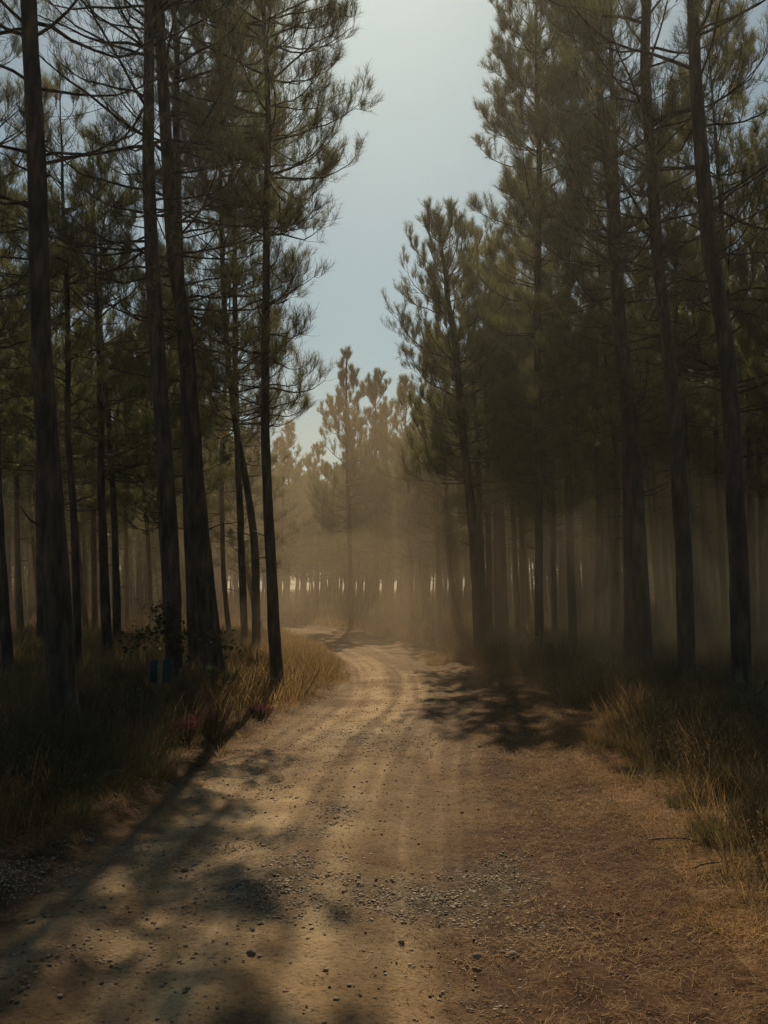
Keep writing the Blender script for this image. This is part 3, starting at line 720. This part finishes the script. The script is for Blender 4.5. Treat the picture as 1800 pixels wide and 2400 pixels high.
PROTO = [proto_pine(900 + 10 * k, H, z0, lm, r0) for k, (H, z0, lm, r0) in enumerate(
    [(10.4, 4.2, 1.7, .105), (9.8, 3.6, 1.8, .095), (11.0, 4.8, 1.8, .12), (10.0, 3.2, 1.9, .10), (10.8, 4.4, 1.6, .11), (9.4, 3.0, 1.8, .09), (11.6, 5.0, 1.9, .125), (10.2, 3.9, 2.0, .10)])]
ENDP = [proto_pine(1100 + 10 * k, H, z0, lm, r0, needles=16, nw=.012, sides=8, up=1.4, wild=.32) for k, (H, z0, lm, r0) in enumerate(
    [(9.6, 3.0, 1.8, .09), (9.0, 2.4, 1.9, .08), (10.0, 3.4, 1.7, .10), (9.2, 2.7, 2.0, .085)])]
LOWP = [proto_pine(1200 + 10 * k, H, z0, lm, r0, needles=6, nw=.055, sides=6, sec=3.2, shoots=3, per=3.6, whorl=.6, bare_tubes=True) for k, (H, z0, lm, r0) in enumerate(
    [(10.2, 3.4, 2.2, .10), (9.6, 2.5, 2.3, .09), (10.8, 0.8, 2.2, .11), (10.0, 0.6, 2.4, .11), (10.6, 3.8, 2.0, .10), (11.2, 3.4, 2.0, .11)])]

def copy_tree(mesh_pair, loc, rz, sc, label, group):
    root = empty('pine_tree', loc, rz); root.scale = sc; tag(root, label, 'pine tree', group)
    for nm, me in zip(('trunk', 'crown'), mesh_pair):
        c = bpy.data.objects.new(nm, me); COL.objects.link(c); c.parent = root

rng = np.random.default_rng(77)
placed = [tuple(p) for p in hero_xy]
zones = {
 'leftn': ('pine of the left wood, standing among the others well behind the roadside trunks', 'pines deep in the left wood'),
 'rightn': ('pine of the right wood, standing among the others well behind the roadside trunks', 'pines deep in the right wood'),
 'end': ('slim misty pine in the wall of trees beyond the bend of the road', 'pines beyond the bend of the road'),
}
cand = []
tries = 0
while len(cand) < 268 and tries < 60000:
    tries += 1
    y = math.sqrt(rng.random() * (78 ** 2 - 15 ** 2) + 15 ** 2); x = (rng.random() * 2 - 1) * (0.405 * y + 1.0)
    if abs(x) < 2.8 and y < 24: continue
    off = float(road_d([x], [y])[0])
    if abs(off) < 2.7 - .6 * (y > 30): continue
    if y < 24 and x > 0 and x < 3.2: continue
    # keep the sky above the road open: short of the lone crowns, stay out of the lane of view
    px = 900 + x / y * F
    if y < 34 and 655 < px < 1010: continue
    if y < 46 and 690 < px < 850: continue
    md = 1.5 if y < 30 else 1.25
    if any((x - a) ** 2 + (y - b) ** 2 < md * md for a, b in placed): continue
    placed.append((x, y)); cand.append((x, y))
for x, y in cand:
    px = 900 + x / y * F
    z = 'end' if (y > 38 and 560 < px < 1150) else ('leftn' if x < 0 else 'rightn')
    k = rng.integers(len(PROTO)); s = rng.uniform(.9, 1.12); h = s
    if z == 'end': h = rng.uniform(.82, .98)
    if z != 'end' and y < 40 and px > 1180: h = s * 1.12
    if px < 850 and px > 560 and y > 38: h = min(h, .88)
    top = float(np.interp(px, [450, 560, 640, 735, 775, 860, 920, 1000, 1040, 1200, 1250], [300, 900, 1030, 1080, 1010, 930, 895, 850, 700, 500, -400]))
    pr = (9.6, 9.0, 10.0, 9.2)[k % 4] if z == 'end' else (10.4, 9.8, 11.0, 10.0, 10.8, 9.4, 11.6, 10.2)[k]
    h = min(h, (1.6 + (1375 - top) / F * y * 1.02) / pr * rng.uniform(.9, 1.0))
    if h < .55: continue
    gz = float(ground_h([x], [y])[0])
    copy_tree(ENDP[k % 4] if z == 'end' else PROTO[k], (x, y, gz), rng.normal(0, .5), (s, s, h), *zones[z])

# the mass of the wood further off
def far_wood():
    rng = np.random.default_rng(88); mb = MB()
    def pull(me):
        v = np.empty(len(me.vertices) * 3, np.float32); me.vertices.foreach_get('co', v)
        l = np.empty(len(me.loops), np.int32); me.loops.foreach_get('vertex_index', l)
        s = np.empty(len(me.polygons), np.int32); me.polygons.foreach_get('loop_start', s)
        t = np.empty(len(me.polygons), np.int32); me.polygons.foreach_get('loop_total', t)
        mi = np.empty(len(me.polygons), np.int32); me.polygons.foreach_get('material_index', mi)
        out = []
        for c in (3, 4):
            for m in (0, 1):
                w = np.where((t == c) & (mi == m))[0]
                if len(w): out.append((l[s[w][:, None] + np.arange(c)], m))
        return v.reshape(-1, 3), out
    src = [[pull(m) for m in pr] for pr in LOWP]
    n = 0
    while n < 480:
        y = math.sqrt(rng.uniform(46 ** 2, 120 ** 2)); px = rng.uniform(-60, 1860)
        if n % 2 == 0: px = rng.uniform(460, 1120); y = rng.uniform(66, 92)
        elif 480 < px < 1120: continue
        x = (px - 900) / F * y; n += 1
        k = rng.integers(2) + (0 if 480 < px < 1120 else (4 if y < 75 else 2)); a = rng.uniform(-.5, .5); s = rng.uniform(.8, 1.1) if not 560 < px < 900 else rng.uniform(.72, .98); c, sn = math.cos(a), math.sin(a)
        for part, (v, fs) in enumerate(src[k]):
            q = np.stack([(v[:, 0] * c - v[:, 1] * sn) * s + x, (v[:, 0] * sn + v[:, 1] * c) * s + y, v[:, 2] * s], -1)
            n0 = mb.n; first = True
            for f, m in fs:
                mm = 0 if part == 0 else m
                if first: mb.add(q, f, mm); first = False
                else: mb.f.append((f + n0, mm))
    tag(mb.build('distant_wood', [BARK, NEEDLE]), 'hazy mass of far pines filling the depth of the wood', kind='stuff')
far_wood()

# ------------------------------------------------------------------ small things
def sign():
    x, y = ground_at(373, 1690); z = float(ground_h([x], [y])[0])
    r = empty('sign_post', (x, y, z)); tag(r, 'low wooden stake carrying a small teal plate, in front of the straight dark pine', 'sign')
    m = MB(); h = .70; w = .028
    c = np.array([(-w, -w), (w, -w), (w, w), (-w, w)])
    rings = []
    for k, (zz, s) in enumerate([(-.2, 1), (0, 1.02), (.25, .98), (.5, 1.0), (h - .015, .97), (h, .8)]):
        rings.append(np.c_[c * s + [.004 * math.sin(k * 2), .003 * k % .01], np.full(4, zz)])
    V = np.concatenate(rings); Fq = []
    for k in range(len(rings) - 1):
        for j in range(4): Fq.append((4 * k + j, 4 * k + (j + 1) % 4, 4 * k + 4 + (j + 1) % 4, 4 * k + 4 + j))
    Fq.append((4 * len(rings) - 4, 4 * len(rings) - 3, 4 * len(rings) - 2, 4 * len(rings) - 1)); m.add(V, Fq)
    m.build('stake', WOOD, r)
    m = MB(); a, b = -.125, .125; z0, z1 = .40, .67; y0, y1 = .031, .037; bv = .012
    prof = [(a + bv, z0), (b - bv, z0), (b, z0 + bv), (b, z1 - bv), (b - bv, z1), (a + bv, z1), (a, z1 - bv), (a, z0 + bv)]
    V = [(p, y0, q) for p, q in prof] + [(p, y1, q) for p, q in prof]
    m.add(V, [(j, (j + 1) % 8, 8 + (j + 1) % 8, 8 + j) for j in range(8)])
    n0 = m.n - 16; m.f.append((np.array([list(range(7, -1, -1)), list(range(8, 16))]), 0))
    m.build('plate', PLATE, r)
sign()

def leafy(name, label, cat, loc, stems, leaf, size, count, lm, seed, group=None, droop=0.0, ratio=.45):
    """woody or soft plant: stems as polylines (local), flat pointed leaves gathered towards their tips"""
    rng = np.random.default_rng(seed); r = empty(name, loc); tag(r, label, cat, group)
    mb = MB(); allp = []
    for pts, rad in stems:
        P = _dense(np.array(pts, float), 5)[None]; k = P.shape[1]
        v, q = tubes(P, (rad * (1 - .7 * np.linspace(0, 1, k)))[None], 5); mb.add(v, q)
        allp.append(P[0][k // 3:])
    mb.build('stem', BARK, r)
    A = np.concatenate(allp); i = rng.integers(0, len(A), count)
    b = A[i] + rng.normal(0, size * 1.1, (count, 3))
    az = rng.uniform(0, 6.28, count); e = rng.normal(.15 - droop, .5, count)
    d = np.stack([np.cos(az) * np.cos(e), np.sin(az) * np.cos(e), np.sin(e)], -1); s = nrm(np.cross(d, rng.normal(0, 1, (count, 3)) + [0, 0, 2]))
    L = (size * rng.uniform(.6, 1.2, count))[:, None]; w = L * ratio
    V = np.stack([b, b + d * L * .3 + s * w * .5, b + d * L * .45 + s * w * .36, b + d * L * .7 + s * w * .5, b + d * L, b + d * L * .7 - s * w * .5, b + d * L * .45 - s * w * .36, b + d * L * .3 - s * w * .5], 1)
    m2 = MB(); m2.add(V, np.arange(8)[None] + 8 * np.arange(count)[:, None])
    m2.build('leaves', lm, r)
    return r

def loc_of(px, py, dz=0):
    x, y = ground_at(px, py); return (x, y, float(ground_h([x], [y])[0]) + dz)
def rel(px, py, o): p = at_depth(px, py, o[1]); return (p[0] - o[0], 0, p[2] - o[2])

o = loc_of(405, 1655)
def rr(px, py, dy=0.0): q = rel(px, py, o); return (q[0], dy, q[2])
leafy('oak_sapling', 'dark oak sapling spreading its leaves around the trunk behind the sign', 'oak sapling', o,
      [([(0, 0, 0), rr(412, 1560, .05), rr(420, 1500, .1), rr(437, 1455, .15)], .010), ([rr(414, 1545, .05), rr(370, 1500, -.1), rr(335, 1490, -.15), rr(296, 1512, -.2)], .006),
       ([rr(390, 1515, 0), rr(372, 1470, 0), rr(362, 1425, .05)], .006), ([rr(420, 1500, .1), rr(480, 1490, .1), rr(548, 1512, .15)], .006), ([rr(372, 1470, 0), rr(400, 1450, .1)], .004)],
      None, .075, 520, OAKLEAF, 3, ratio=.6)
o = loc_of(1250, 1562)
leafy('leafy_sapling', 'small bright green broadleaf sapling lit in the undergrowth right of the road', 'sapling', o,
      [([(0, 0, 0), (.02, 0, .3), (-.02, .03, .62)], .006), ([(.02, 0, .25), (.15, .02, .42)], .004), ([(.0, 0, .3), (-.12, .05, .55)], .004)], None, .10, 60, LIME, 4, droop=.2)

def bracken(label, px, py, n, size, m, seed, group):
    rng = np.random.default_rng(seed); o = loc_of(px, py); r = empty('bracken_fern', o); tag(r, label, 'fern', group)
    for k in range(n):
        az = rng.uniform(0, 6.28); L = size * rng.uniform(.7, 1.1); mb = MB()
        s = np.linspace(0, 1, 12); e = 1.1 - 1.3 * s
        st = np.stack([np.cos(az) * np.cos(e), np.sin(az) * np.cos(e), np.sin(e)], -1) * L / 11
        P = np.concatenate([[[0, 0, 0]], st[:-1].cumsum(0)])
        v, q = tubes(P[None], (.004 * (1 - .6 * s))[None], 4); mb.add(v, q)
        sidev = np.array([-math.sin(az), math.cos(az), 0])
        for j in range(3, 12):
            for sg in (-1, 1):
                w = L * .38 * (1 - (j - 3) / 9.5) ; d = sidev * sg + np.array([math.cos(az), math.sin(az), -.25]) * .5; d = d / np.linalg.norm(d); f = st[j] / np.linalg.norm(st[j])
                mb.add([P[j], P[j] + d * w * .5 + f * w * .10, P[j] + d * w, P[j] + d * w * .5 - f * w * .10], [(0, 1, 2, 3)])
        mb.build('frond', m, r)
bracken('green bracken clump at the foot of the slim pine near the left edge', 70, 1545, 14, .55, LIME, 5, 'bracken ferns')
bracken('low bracken clump on the verge left of the thick leaning pine', 205, 1860, 8, .3, NEEDLE_GREEN, 6, 'bracken ferns')

def sapling(label, px, py, h, seed, n=9):
    rng = np.random.default_rng(seed); o = loc_of(px, py); r = empty('pine_sapling', o); tag(r, label, 'pine sapling', 'young pine saplings')
    st = [np.array([(0, 0, 0), (.02, 0, h * .4), (.0, .02, h * .75), (.02, .0, h)])]
    for k in range(n):
        a = rng.uniform(0, 6.28); z = h * rng.uniform(.3, .85); l = h * rng.uniform(.25, .5)
        st.append(np.array([(0, 0, z), (math.cos(a) * l * .5, math.sin(a) * l * .5, z + l * .15), (math.cos(a) * l * .85, math.sin(a) * l * .85, z + l * .45), (math.cos(a) * l, math.sin(a) * l, z + l * .8)]))
    S = np.stack(st); mb = MB(); v, q = tubes(S, np.full(S.shape[:2], .005) * np.array([[1, .9, .8, .6]]), 5); mb.add(v, q); mb.build('stem', BARK, r)
    per = 110; i = np.repeat(np.arange(len(S)), per); s = rng.uniform(.45, 1.0, len(i)); b, t = path_at(S, i, s)
    rv = rng.normal(0, 1, (len(i), 3)); pr = nrm(rv - t * (rv * t).sum(-1, keepdims=True)); an = rng.uniform(.3, .9, len(i))[:, None]
    d = t * np.cos(an) + pr * np.sin(an); sv = nrm(np.cross(d, rv)) * .0016; L = rng.uniform(.08, .15, len(i))[:, None]
    m2 = MB(); m2.add(np.stack([b - sv, b + sv, b + d * L], 1).reshape(-1, 3), np.arange(3 * len(i)).reshape(-1, 3)); m2.build('needles', NEEDLE_GREEN, r)
sapling('small pine sapling at the foot of the thick leaning pine', 522, 1662, .42, 7)
sapling('bright tipped pine sapling beside the thickest right trunk', 1772, 1765, .55, 8)
sapling('low dark pine sapling just left of the bright tipped one', 1715, 1745, .28, 9, 6)

def heather(label, px, py, h, w, seed, n=60, flower=.6):
    rng = np.random.default_rng(seed); o = loc_of(px, py); r = empty('heather_bush', o); tag(r, label, 'heather', 'heather bushes')
    a = rng.uniform(0, 6.28, n); rad = w * np.sqrt(rng.random(n)); L = h * rng.uniform(.6, 1.1, n)
    e = np.pi / 2 - rad / w * rng.uniform(.3, .8, n)
    d = np.stack([np.cos(a) * np.cos(e), np.sin(a) * np.cos(e), np.sin(e)], -1); b = np.stack([np.cos(a) * rad * .35, np.sin(a) * rad * .35, 0 * a], -1)
    P = np.stack([b, b + d * (L * .5)[:, None], b + d * (L * .8)[:, None] + [0, 0, .01], b + d * L[:, None] + [0, 0, .03]], 1)
    mb = MB(); v, q = tubes(P, np.full((n, 4), .0022), 3); mb.add(v, q); 
    def spr(lo, hi, per, ln, wd):
        i = np.repeat(np.arange(n), per); s = rng.uniform(lo, hi, len(i)); bb, t = path_at(P, i, s); rv = rng.normal(0, 1, (len(i), 3)) + t
        dd = nrm(rv); sv = nrm(np.cross(dd, rng.normal(0, 1, (len(i), 3)))) * wd
        return np.stack([bb - sv, bb + sv, bb + dd * ln], 1).reshape(-1, 3), np.arange(3 * len(i)).reshape(-1, 3)
    v, f = spr(.15, .75, 26, .022, .003); mb.add(v, f); mb.build('stems', HEATH, r)
    if flower:
        v, f = spr(.62, 1.0, int(34 * flower), .012, .004); m2 = MB(); m2.add(v, f); m2.build('flowers', PINK, r)
for k, a in enumerate([
    ('pink flowering heather at the left road edge below the thick leaning pine', 435, 1752, .26, .14, 30, 90, 1.0),
    ('tall rusty heather just right of the pink flowering one', 498, 1745, .34, .12, 31, 80, .5),
    ('faded pink heather between the sign and the thick leaning pine', 455, 1690, .4, .2, 32, 90, .6),
    ('reddish heather at the foot of the slender roadside pine', 610, 1690, .16, .22, 33, 80, .8),
    ('rosy heather patch behind the left side of the long leaning right trunk', 1565, 1560, .42, .3, 34, 90, .5),
    ('reddish heather between the two thickest right trunks', 1690, 1585, .42, .3, 35, 90, .6),
    ('small reddish heather at the foot of the long leaning right trunk', 1655, 1790, .22, .15, 36, 70, .6),
    ('heather under the right picture edge behind the nearest trunk', 1785, 1600, .4, .25, 37, 90, .6),
    ('pink heather at the left picture edge', 8, 1610, .35, .2, 38, 80, .8)]):
    heather(*a)

for k, a in enumerate([
    ('rounded brown heath shrub in the dust right behind the golden tussocks', 1175, 1570, .62, .55),
    ('wide olive brown shrub left of the foot of the touching pair', 1330, 1600, .60, .60),
    ('hazy shrub midway between the bend tussocks and the touching pair', 1255, 1590, .55, .5),
    ('dusty shrub in front of the touching pair of pines', 1440, 1660, .45, .5),
    ('low shrub at the foot of the long leaning right trunk, on its left', 1560, 1650, .5, .5),
    ('rounded shrub between the two right trunks nearest the camera', 1680, 1680, .45, .5),
    ('dark heath shrub left of the teal sign', 300, 1660, .45, .5),
    ('dark shrub between the thickest left pine and the verge grass', 215, 1720, .42, .45),
    ('low shrub behind the slender roadside pine', 600, 1600, .45, .5),
    ('dark shrub right of the teal sign, below the thick leaning pine', 468, 1670, .42, .4)]):
    heather(*a, 130 + k, 260, 0)

def tussock(label, px, py, h, w, seed, m, n=260):
    rng = np.random.default_rng(seed); o = loc_of(px, py); a = rng.uniform(0, 6.28, n); rad = w * .35 * np.sqrt(rng.random(n))
    b = np.stack([np.cos(a) * rad, np.sin(a) * rad, 0 * a - .01], -1)
    V, q, t = blades(rng, b, a + rng.normal(0, .4, n), np.abs(rng.normal(.1, .45, n)), h * .82 * rng.uniform(.5, 1.1, n), rng.uniform(.002, .005, n), 4, .8)
    mb = MB(); mb.add(V, t); mb.f.append((q, 0)); ob = mb.build('grass_tussock', m); ob.location = o
    tag(ob, label, 'grass tussock', 'grass tussocks on the verges')
for a in [
    ('round olive tussock nearest the sunlit sand on the right verge', 1488, 1778, .42, .35, 50, OLIVE, 520),
    ('pale golden tussock where the right verge meets the long shadow', 1385, 1745, .22, .35, 51, GOLD, 420),
    ('dark low tussock right of the round olive one', 1575, 1795, .24, .24, 52, OLIVE, 300),
    ('big dark green tussock at the right picture edge', 1735, 1880, .42, .4, 53, OLIVE, 600),
    ('dark tussock in the brown litter in front of the big dark green one', 1600, 1905, .16, .25, 54, OLIVE, 260),
    ('orange dry tussock in the lower right corner', 1760, 2170, .09, .9, 55, GOLD, 1500),
    ('low dark tussock in the lower right litter above the orange dry patch', 1690, 1995, .26, .3, 63, OLIVE, 420),
    ('dark grass tuft touching the right picture edge above the orange dry patch', 1785, 1975, .34, .35, 64, OLIVE, 500),
    ('small dark tuft nearest the dark twig on the right', 1655, 1962, .16, .25, 65, OLIVE, 260),
    ('tall grass bush behind the round olive tussock', 1560, 1700, .5, .45, 56, OLIVE, 620),
    ('bright golden tussock at the right edge of the far bend', 1030, 1555, .5, .7, 57, GOLD, 700),
    ('second golden tussock right behind the bright one by the bend', 1085, 1550, .62, .55, 58, GOLD, 600),
    ('yellow tuft at the left road edge beside the reddish heather', 565, 1725, .14, .2, 59, GOLD, 260),
    ('slim tuft of dry stalks on the left verge below the rusty heather', 515, 1768, .24, .12, 60, GOLD, 120),
    ('pale olive tussock on the dark left verge', 275, 1862, .28, .25, 61, OLIVE, 320),
    ('wide olive tussock on the left verge below the pink heather', 365, 1830, .30, .4, 62, OLIVE, 500),
    ]: tussock(*a)

def stone(label, px, py, size, seed):
    rng = np.random.default_rng(seed); o = loc_of(px, py); z = float(surf_h(np.array([o[0]]), np.array([o[1]]))[0])
    nu, nv = 12, 8; u = np.linspace(0, 6.283, nu, endpoint=False); v = np.linspace(.15, 3.0, nv); U, V = np.meshgrid(u, v)
    D = np.stack([np.cos(U) * np.sin(V), np.sin(U) * np.sin(V), np.cos(V)], -1); k = .75 + .6 * fbm(D[..., 0] * 2 + seed, D[..., 1] * 2 + D[..., 2] * 2, 3, seed)
    P = D * k[..., None] * size * np.array([1.2, 1, .75]); i = np.arange(nu * nv).reshape(nv, nu); nx = np.roll(i, -1, 1)
    mb = MB(); mb.add(P.reshape(-1, 3), np.stack([i[:-1], i[1:], nx[1:], nx[:-1]], -1).reshape(-1, 4)); mb.f.append((np.arange(nu)[None], 0)); mb.f.append((np.arange(nu * nv - nu, nu * nv)[::-1][None], 0))
    ob = mb.build('stone', CLOD); ob.location = (o[0], o[1], z + size * .15); ob.rotation_euler = (0, 0, rng.uniform(0, 6)); tag(ob, label, 'stone', 'larger stones on the road')
for a in [('largest dark stone in the lower right middle of the road', 1203, 2236, .022, 80), ('dark stone just left of the largest one', 1178, 2229, .014, 81), ('flat dark stone further left of the largest one', 1118, 2232, .020, 82),
          ('dark stone at the lower left of the road in the shade', 588, 2246, .020, 83), ('stone in the sunlit patch at the left edge of the road', 211, 1974, .024, 84), ('small dark stone near the bottom edge of the road', 940, 2209, .013, 85),
          ('dark stone on the pale tracks where they pass the right litter', 1124, 1749, .022, 86), ('stone in the sun above the round shadow on the left', 434, 2030, .018, 87)]: stone(*a)

def stick(label, pxa, pya, pxb, pyb, r, m, seed, lift=.02):
    rng = np.random.default_rng(seed); a = np.array(loc_of(pxa, pya)); b = np.array(loc_of(pxb, pyb)); t = np.linspace(0, 1, 7)[:, None]
    P = a + (b - a) * t; P[:, 2] = surf_h(P[:, 0], P[:, 1]) + lift * np.sin(t[:, 0] * 3.1) + r; L = np.linalg.norm(b - a); P[1:-1, :2] += rng.normal(0, .02 * L, (5, 2))
    o = P[0].copy(); mb = MB(); v, q = tubes((P - o)[None], (r * (1 - .5 * t[:, 0]))[None], 6); mb.add(v, q)
    for k in (2, 4):
        tw = np.stack([P[k] - o, P[k] - o + (b - a) * .12 + rng.normal(0, .03, 3) + [0, 0, .03], P[k] - o + (b - a) * .22 + rng.normal(0, .05, 3) + [0, 0, .04]])
        v, q = tubes(tw[None], np.array([[r * .5, r * .4, r * .2]]), 4); mb.add(v, q)
    ob = mb.build('fallen_twig', m); ob.location = o; tag(ob, label, 'twig', 'fallen twigs beside the road')
for a in [('short bleached twig shining in the brown litter on the right', 1488, 1832, 1512, 1843, .006, DEADWOOD, 70),
          ('thin grey twig lying level in the litter below the bleached one', 1530, 1840, 1625, 1832, .005, CLOD, 71),
          ('dark twig lying along the edge of the lower right grass', 1520, 1992, 1640, 1990, .007, CLOD, 72),
          ('dark curved twig above the orange dry tussock', 1625, 2060, 1740, 2040, .006, CLOD, 73),
          ('small pale curl of wood at the left road edge under the heather', 503, 1768, 512, 1776, .006, DEADWOOD, 74)]: stick(*a)

# ------------------------------------------------------------------ the dusty air
def haze():
    me = bpy.data.meshes.new('haze')
    X0, X1, Y0, Y1, Z0, Z1 = -1500, 1500, -30, 800, -1.6, 19.5
    v = [(X0, Y0, Z0), (X1, Y0, Z0), (X1, Y1, Z0), (X0, Y1, Z0), (X0, Y0, Z1), (X1, Y0, Z1), (X1, Y1, Z1), (X0, Y1, Z1)]
    me.from_pydata(v, [], [(0, 3, 2, 1), (4, 5, 6, 7), (0, 1, 5, 4), (1, 2, 6, 5), (2, 3, 7, 6), (3, 0, 4, 7)])
    m = bpy.data.materials.new('haze'); m.use_nodes = True; nt = m.node_tree; nt.nodes.clear()
    out = nt.nodes.new('ShaderNodeOutputMaterial'); p = nt.nodes.new('ShaderNodeVolumePrincipled')
    p.inputs['Color'].default_value = HAZE_COLOR; p.inputs['Density'].default_value = HAZE; p.inputs['Anisotropy'].default_value = 0.70
    nt.links.new(p.outputs[0], out.inputs['Volume']); me.materials.append(m)
    o = bpy.data.objects.new('haze', me); COL.objects.link(o); tag(o, 'thin warm dust hanging in the air of the wood', kind='stuff')
haze()

def dust(label, c, rad, dens, seed, aniso=0.45):
    """a rolling puff of road dust: one lumpy closed body of thin even dust"""
    nu, nv = 48, 28; u = np.linspace(0, 2 * math.pi, nu, endpoint=False); v = np.linspace(0.08, math.pi - .08, nv)
    U, Vv = np.meshgrid(u, v); D = np.stack([np.cos(U) * np.sin(Vv), np.sin(U) * np.sin(Vv), np.cos(Vv)], -1)
    n = fbm(D[..., 0] * 1.6 + 7 + seed, D[..., 1] * 1.6 + D[..., 2] * 1.7 + 5, 3, seed) + .6 * (fbm(D[..., 2] * 3 + seed, D[..., 0] * 3 + 9, 3, seed + 5) - .45)
    P = D * (0.62 + .75 * n)[..., None] * np.array(rad); P[..., 2] = np.maximum(P[..., 2], -c[2] - .4)
    i = np.arange(nu * nv).reshape(nv, nu); nx = np.roll(i, -1, 1)
    mb = MB(); mb.add(P.reshape(-1, 3), np.stack([i[:-1], i[1:], nx[1:], nx[:-1]], -1).reshape(-1, 4))
    top = np.arange(nu); m = mb.n
    mb.add(np.stack([P[0].mean(0), P[-1].mean(0)]), np.zeros((0, 3), int))
    mb.f.append((np.stack([top, np.roll(top, -1), np.full(nu, m)], -1), 0))
    b = nu * (nv - 1); mb.f.append((np.stack([b + np.roll(top, -1), b + top, np.full(nu, m + 1)], -1), 0))
    mt = bpy.data.materials.new('road_dust'); mt.use_nodes = True; nt = mt.node_tree; nt.nodes.clear()
    out = nt.nodes.new('ShaderNodeOutputMaterial'); p = nt.nodes.new('ShaderNodeVolumePrincipled')
    p.inputs['Color'].default_value = (0.78, 0.60, 0.39, 1); p.inputs['Density'].default_value = dens; p.inputs['Anisotropy'].default_value = aniso
    nt.links.new(p.outputs[0], out.inputs['Volume'])
    o = mb.build('dust_cloud', mt); o.location = c; tag(o, label, kind='stuff')
dust('pale brown dust hanging over the bend of the road', (-1.0, 33, 3.2), (6.0, 11, 5.6), 0.0115, 3)
dust('brown dust drifting over the right verge in front of the pines', (4.2, 21.5, 1.0), (7.0, 7.5, 3.6), 0.015, 4)
dust('denser dust close to the ground on the right verge', (4.4, 20.5, 0.5), (4.6, 5.0, 3.0), 0.020, 6)
dust('brown dust sinking among the trunks right of the road', (8.0, 32, 1.6), (7.0, 9, 3.4), 0.009, 12)
dust('thin dust drifting between the trunks left of the road', (-9, 34, 2.2), (7, 12, 3.2), 0.010, 8)
dust('faint dust around the feet of the roadside pines on the right', (4.3, 15.6, 0.5), (3.8, 4.6, 2.2), 0.016, 15)
